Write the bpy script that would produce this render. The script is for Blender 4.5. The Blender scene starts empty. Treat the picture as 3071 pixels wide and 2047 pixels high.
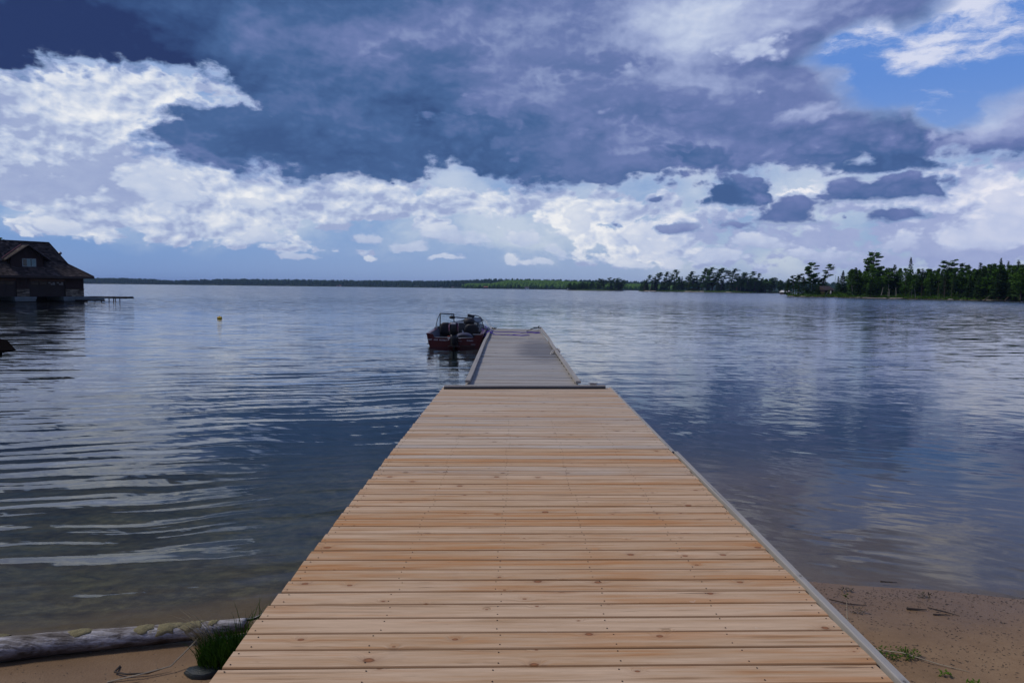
import bpy, bmesh, math, random
from mathutils import Vector, Matrix, noise
R = math.radians
scene = bpy.context.scene
col = scene.collection
random.seed(7)

# ------------------------------------------------------------------ camera
cam_d = bpy.data.cameras.new("camera")
cam = bpy.data.objects.new("camera", cam_d)
col.objects.link(cam)
cam_d.sensor_width = 36.0
cam_d.lens = 24.0
cam_d.clip_start = 0.05
cam_d.clip_end = 20000.0
cam.matrix_world = Matrix.Translation((0, 0, 1.96)) @ Matrix.Rotation(R(90 - 4.46), 4, 'X') @ Matrix.Rotation(R(0.66), 4, 'Z')
scene.camera = cam
scene.view_settings.view_transform = 'Standard'
scene.view_settings.look = 'None'
scene.view_settings.exposure = 0.0
scene.view_settings.gamma = 1.0
scene.view_settings.use_curve_mapping = False
scene.cycles.use_denoising = True
scene.cycles.max_bounces = 5
scene.cycles.diffuse_bounces = 2
scene.cycles.glossy_bounces = 3
scene.cycles.transparent_max_bounces = 12
scene.cycles.caustics_reflective = False
scene.cycles.caustics_refractive = False
scene.cycles.sample_clamp_indirect = 4.0

SUN_EL, SUN_AZ = 48.0, -88.0        # degrees; azimuth from +Y towards +X

# ------------------------------------------------------------------ node expressions
class NT:
    def __init__(s, tree):
        s.t = tree; s.n = tree.nodes; s.l = tree.links
    def new(s, kind, **kw):
        n = s.n.new(kind)
        for k, v in kw.items(): setattr(n, k, v)
        return n
    def put(s, sock, v):
        if isinstance(v, E): s.l.new(v.s, sock)
        elif isinstance(v, bpy.types.NodeSocket): s.l.new(v, sock)
        else: sock.default_value = v
    def m(s, op, *a, clamp=False):
        n = s.new('ShaderNodeMath', operation=op, use_clamp=clamp)
        for i, v in enumerate(a): s.put(n.inputs[i], v)
        return E(s, n.outputs[0])
    def v(s, op, *a):
        n = s.new('ShaderNodeVectorMath', operation=op)
        for i, v in enumerate(a): s.put(n.inputs[i], v)
        return E(s, n.outputs['Value'] if op in ('DOT_PRODUCT', 'LENGTH', 'DISTANCE') else n.outputs['Vector'])
    def xyz(s, x, y, z=0.0):
        n = s.new('ShaderNodeCombineXYZ')
        for i, v in enumerate((x, y, z)): s.put(n.inputs[i], v)
        return E(s, n.outputs[0])
    def sep(s, v):
        n = s.new('ShaderNodeSeparateXYZ'); s.put(n.inputs[0], v)
        return [E(s, o) for o in n.outputs]
    def noise(s, vec, scale, detail=4, rough=0.55, dist=0.0, lac=2.0, colour=False, dim='3D'):
        n = s.new('ShaderNodeTexNoise', noise_dimensions=dim)
        s.put(n.inputs['Vector'], vec); s.put(n.inputs['Scale'], scale); s.put(n.inputs['Detail'], detail)
        s.put(n.inputs['Roughness'], rough); s.put(n.inputs['Distortion'], dist); s.put(n.inputs['Lacunarity'], lac)
        return E(s, n.outputs['Color'] if colour else n.outputs['Fac'])
    def voro(s, vec, scale, rnd=1.0, dim='3D', out='Distance', feature='F1'):
        n = s.new('ShaderNodeTexVoronoi', voronoi_dimensions=dim, feature=feature)
        s.put(n.inputs['Vector'], vec); s.put(n.inputs['Scale'], scale); s.put(n.inputs['Randomness'], rnd)
        return n
    def ss(s, x, a, b):
        n = s.new('ShaderNodeMapRange', interpolation_type='SMOOTHSTEP')
        s.put(n.inputs[0], x); s.put(n.inputs[1], a); s.put(n.inputs[2], b)
        n.inputs[3].default_value = 0; n.inputs[4].default_value = 1
        return E(s, n.outputs[0])
    def lin(s, x, a, b, c=0.0, d=1.0, clamp=True):
        n = s.new('ShaderNodeMapRange', clamp=clamp)
        for i, v in enumerate((x, a, b, c, d)): s.put(n.inputs[i], v)
        return E(s, n.outputs[0])
    def ramp(s, x, stops, interp='LINEAR'):
        n = s.new('ShaderNodeValToRGB'); cr = n.color_ramp; cr.interpolation = interp
        while len(cr.elements) < len(stops): cr.elements.new(0.5)
        for e, (p, c) in zip(cr.elements, stops):
            e.position = p; e.color = (c[0], c[1], c[2], 1.0)
        s.put(n.inputs[0], x)
        return E(s, n.outputs[0])
    def mix(s, f, a, b, blend='MIX'):
        n = s.new('ShaderNodeMix', data_type='RGBA', blend_type=blend)
        s.put(n.inputs[0], f)
        for sock, v in ((n.inputs[6], a), (n.inputs[7], b)):
            if isinstance(v, tuple) and len(v) == 3: v = (*v, 1.0)
            s.put(sock, v)
        return E(s, n.outputs[2])
    def curve(s, x, pts, x0, x1, y0, y1):
        """piecewise curve through pts (x, y) for a scalar"""
        n = s.new('ShaderNodeFloatCurve')
        c = n.mapping.curves[0]; n.mapping.use_clip = False
        P = [((px - x0) / (x1 - x0), (py - y0) / (y1 - y0)) for px, py in pts]
        c.points[0].location = P[0]; c.points[1].location = P[-1]
        for p in P[1:-1]: c.points.new(*p)
        for p in c.points: p.handle_type = 'AUTO_CLAMPED'
        n.mapping.update()
        t = s.lin(x, x0, x1)
        s.put(n.inputs['Value'], t)
        return E(s, n.outputs[0]) * (y1 - y0) + y0
class E:
    def __init__(s, nt, sock): s.nt, s.s = nt, sock
    def __add__(s, o): return s.nt.m('ADD', s, o)
    __radd__ = __add__
    def __sub__(s, o): return s.nt.m('SUBTRACT', s, o)
    def __rsub__(s, o): return s.nt.m('SUBTRACT', o, s)
    def __mul__(s, o): return s.nt.m('MULTIPLY', s, o)
    __rmul__ = __mul__
    def __truediv__(s, o): return s.nt.m('DIVIDE', s, o)
    def max(s, o): return s.nt.m('MAXIMUM', s, o)
    def min(s, o): return s.nt.m('MINIMUM', s, o)
    def abs(s): return s.nt.m('ABSOLUTE', s)
    def pow(s, o): return s.nt.m('POWER', s, o)
    def clamp(s): return s.nt.m('ADD', s, 0.0, clamp=True)

# ------------------------------------------------------------------ sky
world = bpy.data.worlds.new("World")
scene.world = world
world.use_nodes = True
wt = world.node_tree
wt.nodes.clear()
W = NT(wt)
sky = W.new('ShaderNodeTexSky', sky_type='NISHITA')
sky.sun_disc = False
sky.sun_elevation = R(SUN_EL)
sky.sun_rotation = R(SUN_AZ)
sky.altitude = 300
sky.air_density = 1.0
sky.dust_density = 0.6
sky.ozone_density = 2.5
tc = W.new('ShaderNodeTexCoord')
dx, dy, dz = W.sep(tc.outputs['Generated'])
AZ = W.m('ARCTAN2', dx, dy) * 57.2958
EL = W.m('ARCSINE', dz) * 57.2958
ELa = EL.abs()
# turbulence: two octave groups warp everything that is placed by hand
P = W.xyz(AZ, ELa * 1.7, 0.0)
warp = W.noise(P, 0.10, 3, 0.5, colour=True)
wfine = W.noise(P, 0.45, 5, 0.6, colour=True)
wx, wy, wz = W.sep(warp)
fx, fy, fz = W.sep(wfine)
U = AZ + (wx - 0.5) * 5.0 + (fx - 0.5) * 1.8
V = ELa + (wy - 0.5) * 2.0 + (fy - 0.5) * 1.1
n_big = W.noise(W.xyz(U * 0.8, V * 1.5, 0.0), 0.13, 6, 0.47)     # broad cloud texture
n_mid = W.noise(W.xyz(U, V * 1.9, 5.0), 0.16, 6, 0.56)
n_fine = W.noise(W.xyz(AZ + (fx - 0.5) * 0.8, ELa * 1.8 + (fy - 0.5) * 0.6, 3.0), 0.62, 8, 0.64)
def billow(u, v):
    n = W.voro(W.xyz(u, v * 1.7, 1.0), 0.30, 1.0, '2D', feature='SMOOTH_F1')
    n.inputs['Detail'].default_value = 2.5; n.inputs['Roughness'].default_value = 0.55; n.inputs['Lacunarity'].default_value = 2.3
    n.inputs['Smoothness'].default_value = 0.35
    return 1.0 - E(W, n.outputs['Distance'])
U2 = AZ + (wx - 0.5) * 4.0 + (fx - 0.5) * 0.7
V2 = ELa + (wy - 0.5) * 1.6 + (fy - 0.5) * 0.45
b0 = billow(U2, V2)
b1 = billow(U2 + 0.35, V2 - 0.42)
relief = b1 - b0                                          # > 0 on the sides turned to the light
n_puff = (b0 - 0.45) * 0.55 + n_fine * 0.5 + 0.22

def blob(c, rx, ry, u=None, v=None, rot=0.0):
    """1 in the middle of an ellipse, 0 on its outline, negative outside (degrees)"""
    u = u or U; v = v or V
    a, b = u - c[0], v - c[1]
    if rot:
        ca, sa = math.cos(R(rot)), math.sin(R(rot))
        a, b = a * ca + b * sa, b * ca - a * sa
    a, b = a / rx, b / ry
    return 1.0 - W.m('SQRT', a * a + b * b)
def soft(c, rx, ry, w, rot=0.0):
    """smooth hand-placed swelling of weight w"""
    return W.ss(blob(c, rx, ry, rot=rot), -0.35, 0.85) * w
def union(*bs):
    r = bs[0]
    for b in bs[1:]: r = r.max(b)
    return r
def total(*bs):
    r = bs[0]
    for b in bs[1:]: r = r + b
    return r

# --- layer 1: clear air between the clouds (Nishita), paler and greyer towards the horizon on the right
low_air = W.mix(W.lin(AZ, -30, 20), (0.12, 0.27, 0.64), (0.36, 0.47, 0.72))
hi_air = W.mix(W.ss(ELa, 3, 16), low_air, (0.115, 0.27, 0.72))
veil = W.ss(V + (n_mid - 0.5) * 5.0 + W.lin(AZ, -36, 36, -0.6, 2.2), 2.2, 6.0)
low_air2 = W.mix(veil * 0.72, hi_air, W.mix(W.ss(n_mid, .3, .7), (0.24, 0.38, 0.66), (0.72, 0.78, 0.87)))
# --- layer 2: bright cloud field behind the dark deck
cov = total(
    soft((-30.4, 11.5), 19, 6.6, 1.1), soft((-35.1, 9.2), 9, 5, 0.75), soft((-20.1, 5.9), 12, 4.2, 0.62),
    soft((-28.2, 5.8), 9, 3.6, 0.45), soft((-19.5, 3.6), 8, 1.6, 0.3), soft((-2.9, 6.8), 16, 2.0, 0.55),
    soft((-5.0, 4.3), 5.5, 1.5, 0.42), soft((5.4, 5.1), 4.2, 2.4, 0.5), soft((10.8, 3.7), 7, 2.6, 0.62),
    soft((4.4, 2.6), 9, 1.5, 0.25), soft((-12.8, 2.6), 3.2, 0.7, 0.38), soft((-32.9, 3.8), 2.6, 1.0, 0.5),
    soft((-35.2, 3.5), 0.9, 0.9, 0.45), soft((24.5, 4.3), 16, 4.6, 0.75), soft((35.2, 5.7), 8, 6, 0.8),
    soft((-5.0, 2.5), 3, 0.7, 0.28), soft((-6.5, 7.4), 42, 2.2, 0.50), soft((-0.3, 2.6), 2.5, 0.8, 0.32))
covered = W.ss(cov + (n_puff - 0.5) * 1.3 + (n_big - 0.5) * 0.5, 0.30, 0.52)
bright = total(W.m('ADD', 0.80, relief * 0.40), (n_mid - 0.5) * 0.62, (n_fine - 0.5) * 0.42,
    soft((-28.8, 12.9), 10, 3.5, 0.12), soft((-23.7, 8.3), 6, 2.4, 0.12), soft((5.4, 5.1), 4, 2.6, 0.24),
    soft((10.8, 3.4), 5, 2.4, 0.24), soft((35.2, 5.1), 6, 3, 0.12), soft((25.8, 7.7), 8, 1.2, 0.16),
    soft((-35.1, 9.2), 7, 3, -0.12), soft((24.5, 3.9), 16, 2.0, -0.24), soft((28.9, 2.0), 18, 1.5, -0.22),
    soft((-31.7, 6.4), 9, 2.0, -0.12))
bright = bright.max(0.68 + (n_fine - 0.5) * 0.15)
# billowing heads: lit tops, greyer flat undersides
def make_lobe_group():
    g = bpy.data.node_groups.new('cloud_head', 'ShaderNodeTree')
    names = ['U', 'V', 'bil', 'fine', 'mid', 't', 'm', 'cx', 'cy', 'rx', 'ry', 'top', 'bot', 'rough', 'flat', 'soft']
    for n_ in names: g.interface.new_socket(n_, in_out='INPUT', socket_type='NodeSocketFloat')
    for n_ in ('t', 'm'): g.interface.new_socket(n_ + '_out', in_out='OUTPUT', socket_type='NodeSocketFloat')
    N = NT(g); gi = N.new('NodeGroupInput'); go = N.new('NodeGroupOutput')
    I = {n_: E(N, gi.outputs[i]) for i, n_ in enumerate(names)}
    a, b = (I['U'] - I['cx']) / I['rx'], (I['V'] - I['cy']) / I['ry']
    d = 1.0 - N.m('SQRT', a * a + b * b) + I['rough'] * ((I['bil'] - 0.5) * 0.9 + (I['fine'] - 0.5) * 0.55)
    d = d.min((I['V'] - I['flat']) * 1.3 / I['ry'] + (I['fine'] - 0.5) * 0.3 + (I['mid'] - 0.5) * 0.5)
    k = N.ss(d, 0.0, I['soft'])
    tt = N.lin(b * 0.5 + 0.5 + (I['bil'] - 0.5) * 0.8 + (I['mid'] - 0.5) * 0.7 + (I['fine'] - 0.5) * 0.55, 0.0, 1.1, I['bot'], I['top'])
    N.put(go.inputs[0], I['t'] + (tt - I['t']) * k); N.put(go.inputs[1], I['m'].max(k))
    return g
LG = make_lobe_group()
def lobe(t, m, c, rx, ry, top, bot, rough=0.5, flat=None, soft_=0.10):
    n = W.new('ShaderNodeGroup'); n.node_tree = LG
    for i, v in enumerate((U, V, b0, n_fine, n_mid, t, m, c[0], c[1], rx, ry, top, bot, rough, -90.0 if flat is None else flat, soft_)): W.put(n.inputs[i], v)
    return E(W, n.outputs[0]), E(W, n.outputs[1])
for c_, rx_, ry_, tp, bt, fl in (((5.8, 5.8), 1.7, 2.6, 1.06, .86, (5.9, 2.3)[1]), ((3.5, 3.3), 1.9, 1.3, 1.0, .80, (3.5, 2.0)[1]), ((0.4, 4.0), 2.6, .9, .93, .78, (0.4, 3.4)[1]),
        ((11.1, 4.3), 2.6, 1.9, 1.06, .84, (11.2, 2.3)[1]), ((9.8, 2.3), 2.8, 1.2, 1.05, .86, (9.8, 1.7)[1]), ((13.6, 2.3), 1.6, .9, .98, .84, (13.6, 1.7)[1]),
        ((-7.9, 3.3), 3.0, .7, .92, .76, (-7.9, 2.9)[1]), ((-16.9, 2.3), 2.4, .5, .86, .74, (-16.9, 2.0)[1]), ((2.2, 2.3), 2.0, .6, .95, .82, (2.3, 1.8)[1]), ((16.6, 2.7), 3.0, .8, .94, .76, (16.7, 2.1)[1]), ((18.9, 3.7), 3.5, 1.2, .92, .74, (18.9, 3.0)[1]), ((29.1, 3.5), 4.0, 1.2, .94, .76, (29.2, 2.9)[1]), ((-5.0, 4.1), 4.0, 1.4, .96, .76, (-5.0, 3.4)[1]), ((-11.7, 4.0), 3.0, .9, .90, .76, (-11.7, 3.6)[1]), ((-11.2, 2.4), 1.1, .42, .98, .84, (-11.2, 2.2)[1]), ((-5.0, 2.5), 2.0, .45, .94, .80, (-5.0, 2.2)[1]),
        ((-0.7, 2.5), 1.3, .6, .98, .84, (-0.7, 1.9)[1]), ((-14.3, 2.8), .9, .35, .93, .8, (-14.3, 2.5)[1]), ((-33.0, 3.9), 1.5, .9, .98, .80, (-33.0, 3.2)[1]), ((-35.2, 3.2), .5, .5, .97, .86, (-35.2, 3.0)[1]), ((-19.8, 3.7), 2.8, 1.3, .98, .78, (-19.8, 2.9)[1]), ((-21.3, 6.2), 2.6, .7, .98, .82, None),
        ((-27.0, 7.1), 3.6, 2.0, .97, .80, None), ((24.5, 3.0), 5.2, .9, .93, .72, (24.6, 2.4)[1]), ((34.3, 3.8), 3.6, 1.7, 1.0, .80, (34.4, 2.9)[1]), ((36.2, 5.6), 2.6, 2.4, .98, .80, None)):
    bright, covered = lobe(bright, covered, c_, rx_, ry_, tp, bt, rough=0.9, flat=fl, soft_=0.38)
# --- layer 3: the dark deck: everything above a ragged base line, plus its hanging lobes
base = W.curve(U, [(-42.7, 11.5), (-36.3, 13.1), (-31.4, 14.5), (-27.3, 15.2), (-23.6, 15.3), (-22.1, 14.6), (-18.7, 10.9), (-13.4, 9.6),
    (-6.5, 9.7), (-2.2, 8.6), (2.5, 7.9), (7.9, 8.3), (14.8, 8.9), (21.2, 8.9), (24.3, 8.5), (30.8, 8.1),
    (31.8, 8.7), (36.3, 8.4), (43.6, 7.7)], -48, 48, 0, 24)
deck_edge = union((V - base) * 0.34, blob((-21.2, 11.1), 7.6, 3.2), blob((-14.8, 10.5), 8, 2.9), blob((-11.4, 10.2), 6, 2.6))
deck = W.ss(deck_edge + (n_puff - 0.5) * 0.6 + (n_fine - 0.5) * 0.35 + (n_big - 0.5) * 0.25, -0.12, 0.26)
# brightness of the deck: navy 0 .. slate .3 .. lavender .55 .. pale .8 .. white 1
shade = total(W.m('ADD', 0.385, (n_big - 0.5) * 0.46), relief * 0.10, (n_mid - 0.5) * 0.42, (n_fine - 0.5) * 0.12,
    soft((-35.3, 14.7), 12, 5.5, -0.34), soft((-27.8, 17.9), 12, 6, -0.16), soft((-19.3, 15.8), 16, 2.4, -0.12), soft((-21.1, 18.0), 4, 2.5, 0.16, rot=30),
    soft((-10.7, 10.7), 16, 4.2, -0.12), soft((-6.5, 13.9), 8, 2, -0.12), soft((-2.2, 14.5), 3.4, 1.6, 0.20),
    soft((-16.7, 14.2), 6, 2.0, 0.08), soft((-1.2, 20.3), 16, 5, 0.12), soft((11.3, 11.6), 12, 3, 0.06), soft((9.4, 16.5), 10, 4.5, 0.08),
    soft((13.0, 20.3), 9, 4, 0.13), soft((18.9, 20.4), 11, 3.2, 0.24),
    soft((24.0, 15.8), 9, 2.5, 0.14), soft((28.5, 10.6), 8, 3.0, 0.02), soft((22.6, 13.2), 3.5, 0.9, 0.30), soft((34.1, 12.0), 6, 4.5, 0.30),
    soft((35.0, 9.1), 8, 1.6, -0.16), soft((28.9, 8.5), 8, 1.4, -0.06), soft((18.1, 7.7), 5, 2, -0.02), soft((7.8, 9.3), 12, 1.6, -0.05))
# darker heads standing in and below the deck
for c_, rx_, ry_, tp, bt, rg, sf, fl in (((11.2, 14.5), 9, 2.4, .54, .36, .6, .5, None), ((-3.6, 12.6), 5.0, 2.8, .50, .22, .9, .24, None), ((-16.8, 11.3), 13, 3.6, .40, .19, .6, .5, None), ((7.8, 9.8), 8, 2.0, .54, .34, .7, .35, None),
        ((3.9, 11.5), 6.0, 1.9, .52, .36, .9, .5, None), ((15.9, 13.6), 6.0, 1.8, .56, .38, .9, .5, None), ((5.5, 17.8), 7.0, 1.9, .54, .36, .9, .6, None), ((-7.2, 18.3), 7, 1.8, .46, .28, .9, .7, None), ((13.3, 11.5), 4.4, 1.3, .54, .34, .9, .4, None), ((22.8, 14.6), 5, 1.4, .58, .44, .9, .6, None), ((19.0, 18.0), 2.7, 1.7, .96, .70, 1.1, .7, None), ((9.1, 17.1), 1.8, .7, .80, .62, 1.2, .9, None), ((19.3, 15.1), .8, .35, .88, .7, 1.0, .8, None), ((6.7, 14.2), 2.4, .7, .66, .52, 1.2, .9, None), ((22.9, 13.3), 3.0, .8, .84, .62, 1.1, .7, None),
        ((26.8, 11.2), 8.0, 3.5, .58, .30, .6, .35, None), ((14.7, 10.8), 5.0, 1.3, .48, .28, .8, .35, None), ((28.3, 9.3), 6.4, 1.9, .52, .24, .6, .35, (28.3, 8.3)[1]),
        ((17.8, 7.6), 5.3, 2.3, .54, .24, .6, .30, (17.8, 6.5)[1]), ((21.7, 6.0), 3.9, 2.1, .52, .34, .6, .40, (21.4, 5.0)[1]), ((28.4, 7.0), 5.6, 2.0, .54, .26, .6, .30, (28.4, 6.3)[1]), ((28.8, 5.3), 3.9, 1.2, .52, .34, .6, .4, (28.8, 5.0)[1]),
        ((17.9, 5.2), 3.0, .7, .62, .50, .9, .5, None), ((8.7, 5.1), 1.1, .4, .62, .50, 1.0, .5, (8.7, 4.9)[1]), ((13.0, 4.7), 1.9, .7, .64, .50, .9, .4, (13.0, 4.2)[1]), ((11.1, 7.0), .9, .45, .50, .36, 1.1, .5, None), ((-10.6, 8.2), .6, .4, .5, .32, 1.1, .5, None), ((25.8, 5.5), .9, .5, .5, .4, 1.1, .4, (25.8, 5.3)[1])):
    shade, deck = lobe(shade, deck, c_, rx_, ry_, tp, bt, rough=rg, soft_=sf, flat=fl)
# --- the opening to blue sky, upper right, with wisps
hole = W.ss(union(blob((30.1, 15.6), 8.6, 4.0), blob((34.6, 16.0), 8.0, 5.2), blob((25.7, 17.2), 5.0, 2.6), blob((32.1, 13.1), 3.2, 2.6), blob((32.0, 29.0), 15, 9), blob((22.0, 40.0), 15, 9)) + (n_big - 0.5) * 0.8, 0.0, 0.4)
Pw = W.xyz(U * 0.9 - V * 0.8, V * 2.6 + U * 0.35, 9.0)
wisp = W.ss(W.noise(Pw, 0.32, 8, 0.62) + soft((25.2, 19.9), 12, 2.4, 0.22) + soft((32.1, 18.1), 9, 2.4, 0.2) + soft((31.7, 16.1), 6, 1.4, 0.16) - 0.05, 0.50, 0.82)
# far from the frame (overhead and behind) the same broken deck goes on
away = W.ss(ELa, 26, 45)
left_up = W.ss(AZ, 6, -14) * W.ss(ELa, 17, 24) * W.ss(AZ, -150, -110)
shade = shade + away * (n_big - 0.42) * 0.9 - left_up * 0.22
cloud_t = W.mix(deck, W.xyz(bright, bright, bright), W.xyz(shade, shade, shade))
ct = W.sep(cloud_t)[0] * 0.87
cloud_col = W.ramp(ct, [(0.0, (.022, .042, .135)), (0.12, (.038, .082, .215)), (0.26, (.066, .135, .310)), (0.415, (.150, .205, .425)),
    (0.57, (.32, .39, .62)), (0.71, (.50, .58, .76)), (0.87, (.73, .77, .85)), (1.0, (.88, .89, .91))])
warm = W.lin(AZ, 5, 38)
cloud_col = W.mix(warm * 0.28, cloud_col, W.mix(1.0, cloud_col, (1.10, 0.97, 1.12), blend='MULTIPLY'))
wisp_col = (0.66, 0.70, 0.86)
air_col = W.mix(hole, low_air2, W.mix(wisp * hole, hi_air, wisp_col))
mask = (covered * (1.0 - deck)).max(deck)
mask = mask * (1.0 - hole)
bg_cloud = W.new('ShaderNodeBackground'); W.put(bg_cloud.inputs[0], W.mix(W.m('MULTIPLY', mask, 1.0), air_col, cloud_col)); bg_cloud.inputs[1].default_value = 1.0
bg_air = W.new('ShaderNodeBackground'); W.put(bg_air.inputs[0], sky.outputs[0]); bg_air.inputs[1].default_value = 0.09
mx = W.new('ShaderNodeMixShader')
W.put(mx.inputs[0], 1.0 - (1.0 - mask) * 0.2 * (1.0 - wisp * hole))
wt.links.new(bg_air.outputs[0], mx.inputs[1]); wt.links.new(bg_cloud.outputs[0], mx.inputs[2])
wo = W.new('ShaderNodeOutputWorld'); wt.links.new(mx.outputs[0], wo.inputs[0])
world.cycles.sampling_method = 'MANUAL'
world.cycles.sample_map_resolution = 512

sd = bpy.data.lights.new("sun", 'SUN'); sd.energy = 2.3; sd.angle = R(12); sd.color = (1.0, 0.93, 0.84)
sun = bpy.data.objects.new("sun", sd); col.objects.link(sun)
sv = Vector((math.sin(R(SUN_AZ)) * math.cos(R(SUN_EL)), math.cos(R(SUN_AZ)) * math.cos(R(SUN_EL)), math.sin(R(SUN_EL))))
sun.rotation_euler = sv.to_track_quat('Z', 'Y').to_euler()

# ------------------------------------------------------------------ mesh builder
class MB:
    def __init__(s): s.v = []; s.f = []
    def add(s, vs, fs):
        b = len(s.v); s.v += [tuple(v) for v in vs]; s.f += [tuple(i + b for i in f) for f in fs]; return s
    def box(s, c, d, rz=0.0, rx=0.0, ry=0.0, top=(1, 1)):
        M = Matrix.Rotation(rz, 3, 'Z') @ Matrix.Rotation(ry, 3, 'Y') @ Matrix.Rotation(rx, 3, 'X')
        vs = []
        for z in (-.5, .5):
            for x, y in ((-.5, -.5), (.5, -.5), (.5, .5), (-.5, .5)):
                k = top if z > 0 else (1, 1)
                vs.append(Vector(c) + M @ Vector((x * d[0] * k[0], y * d[1] * k[1], z * d[2])))
        return s.add(vs, [(3, 2, 1, 0), (4, 5, 6, 7), (0, 1, 5, 4), (1, 2, 6, 5), (2, 3, 7, 6), (3, 0, 4, 7)])
    def ring_loft(s, rings, caps=True, closed=True):
        n = len(rings[0]); b = len(s.v)
        for r in rings: s.v += [tuple(p) for p in r]
        for i in range(len(rings) - 1):
            for j in range(n if closed else n - 1):
                k = (j + 1) % n
                s.f.append((b + i * n + j, b + i * n + k, b + (i + 1) * n + k, b + (i + 1) * n + j))
        if caps:
            s.f.append(tuple(b + j for j in reversed(range(n))))
            s.f.append(tuple(b + (len(rings) - 1) * n + j for j in range(n)))
        return s
    def tube(s, pts, r, n=8, caps=True, flat=1.0):
        pts = [Vector(p) for p in pts]; rr = r if isinstance(r, (list, tuple)) else [r] * len(pts)
        rings = []; side = None
        for i, p in enumerate(pts):
            t = (pts[min(i + 1, len(pts) - 1)] - pts[max(i - 1, 0)]).normalized()
            if side is None:
                side = t.cross(Vector((0, 0, 1)))
                if side.length < 1e-3: side = Vector((1, 0, 0))
            side = (side - t * side.dot(t)).normalized(); up = side.cross(t)
            rings.append([p + side * math.cos(a) * rr[i] + up * math.sin(a) * rr[i] * flat for a in [2 * math.pi * k / n for k in range(n)]])
        return s.ring_loft(rings, caps)
    def lathe(s, prof, c=(0, 0, 0), n=12, sx=1.0, sy=1.0):
        rings = [[(c[0] + r * math.cos(a) * sx, c[1] + r * math.sin(a) * sy, c[2] + z) for a in [2 * math.pi * k / n for k in range(n)]] for r, z in prof]
        return s.ring_loft(rings)
    def prism(s, outline, d, o=(0, 0, 0)):
        """outline of (x, z) points extruded along y by d"""
        n = len(outline)
        vs = [(o[0] + x, o[1], o[2] + z) for x, z in outline] + [(o[0] + x, o[1] + d, o[2] + z) for x, z in outline]
        return s.add(vs, [tuple(range(n)), tuple(reversed(range(n, 2 * n)))] + [(j, j + n, (j + 1) % n + n, (j + 1) % n) for j in range(n)])
    def mesh(s, name, mat, smooth=False):
        me = bpy.data.meshes.new(name); me.from_pydata(s.v, [], s.f)
        if mat is not None: me.materials.append(mat)
        me.validate()
        bm = bmesh.new(); bm.from_mesh(me); bmesh.ops.recalc_face_normals(bm, faces=bm.faces); bm.to_mesh(me); bm.free()
        if smooth:
            me.polygons.foreach_set('use_smooth', [True] * len(me.polygons))
            if smooth != 'all': me.set_sharp_from_angle(angle=R(42))
        return me
    def build(s, name, mat, parent=None, smooth=False, loc=None, rot=None, kind=None, label=None):
        return place(name, s.mesh(name, mat, smooth), parent, loc, rot, kind, label)
def place(name, me, parent=None, loc=None, rot=None, kind=None, label=None):
    o = bpy.data.objects.new(name, me); col.objects.link(o)
    if parent is not None: o.parent = parent
    if loc is not None: o.location = loc
    if rot is not None: o.rotation_euler = rot
    if kind: o['kind'] = kind
    if label: o['label'] = label
    return o
def tag(o, label, cat, group=None, kind=None):
    o['label'] = label; o['category'] = cat
    if group: o['group'] = group
    if kind: o['kind'] = kind
    return o
def thing(name, label, cat, loc=(0, 0, 0), rz=0.0, group=None):
    o = bpy.data.objects.new(name, None); col.objects.link(o)
    o.location = loc; o.rotation_euler = (0, 0, rz); o.empty_display_size = 0.2
    return tag(o, label, cat, group)
def lerp(a, b, t): return a + (b - a) * t
def interp(x, pts):
    if x <= pts[0][0]: return pts[0][1]
    for (x0, y0), (x1, y1) in zip(pts, pts[1:]):
        if x <= x1: return y0 + (y1 - y0) * (x - x0) / (x1 - x0)
    return pts[-1][1]

# ------------------------------------------------------------------ materials
def material(name):
    m = bpy.data.materials.new(name); m.use_nodes = True; m.node_tree.nodes.clear()
    nt = NT(m.node_tree)
    out = nt.new('ShaderNodeOutputMaterial')
    return m, nt, out
def principled(nt, out, colour, rough=0.6, metallic=0.0, spec=0.5, bump=None, bstr=0.3, bdist=0.01, **kw):
    b = nt.new('ShaderNodeBsdfPrincipled')
    if isinstance(colour, tuple) and len(colour) == 3: colour = (*colour, 1.0)
    nt.put(b.inputs['Base Color'], colour); nt.put(b.inputs['Roughness'], rough); nt.put(b.inputs['Metallic'], metallic)
    nt.put(b.inputs['Specular IOR Level'], spec)
    for k, v in kw.items(): nt.put(b.inputs[k], v)
    if bump is not None:
        bn = nt.new('ShaderNodeBump'); nt.put(bn.inputs['Height'], bump); bn.inputs['Strength'].default_value = bstr; bn.inputs['Distance'].default_value = bdist
        nt.l.new(bn.outputs[0], b.inputs['Normal'])
    nt.l.new(b.outputs[0], out.inputs[0])
    return b
def objinfo(nt):
    n = nt.new('ShaderNodeObjectInfo'); return E(nt, n.outputs['Random'])
def coords(nt, which='Object'):
    return nt.new('ShaderNodeTexCoord').outputs[which]
def world_pos(nt): return nt.new('ShaderNodeNewGeometry').outputs['Position']
def simple(name, c, rough=0.6, metallic=0.0, var=0.25, scale=6.0, bump=0.15, spec=0.5, **kw):
    m, nt, out = material(name)
    n = nt.noise(coords(nt), scale, 6, 0.6)
    n2 = nt.noise(coords(nt), scale * 9, 3, 0.6)
    f = nt.lin(n * 0.7 + n2 * 0.3, 0.3, 0.7, 1.0 - var, 1.0 + var)
    colr = nt.mix(1.0, (*c, 1.0), nt.xyz(f, f, f), blend='MULTIPLY')
    principled(nt, out, colr, rough, metallic, spec, bump=n2, bstr=bump, **kw)
    return m

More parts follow.
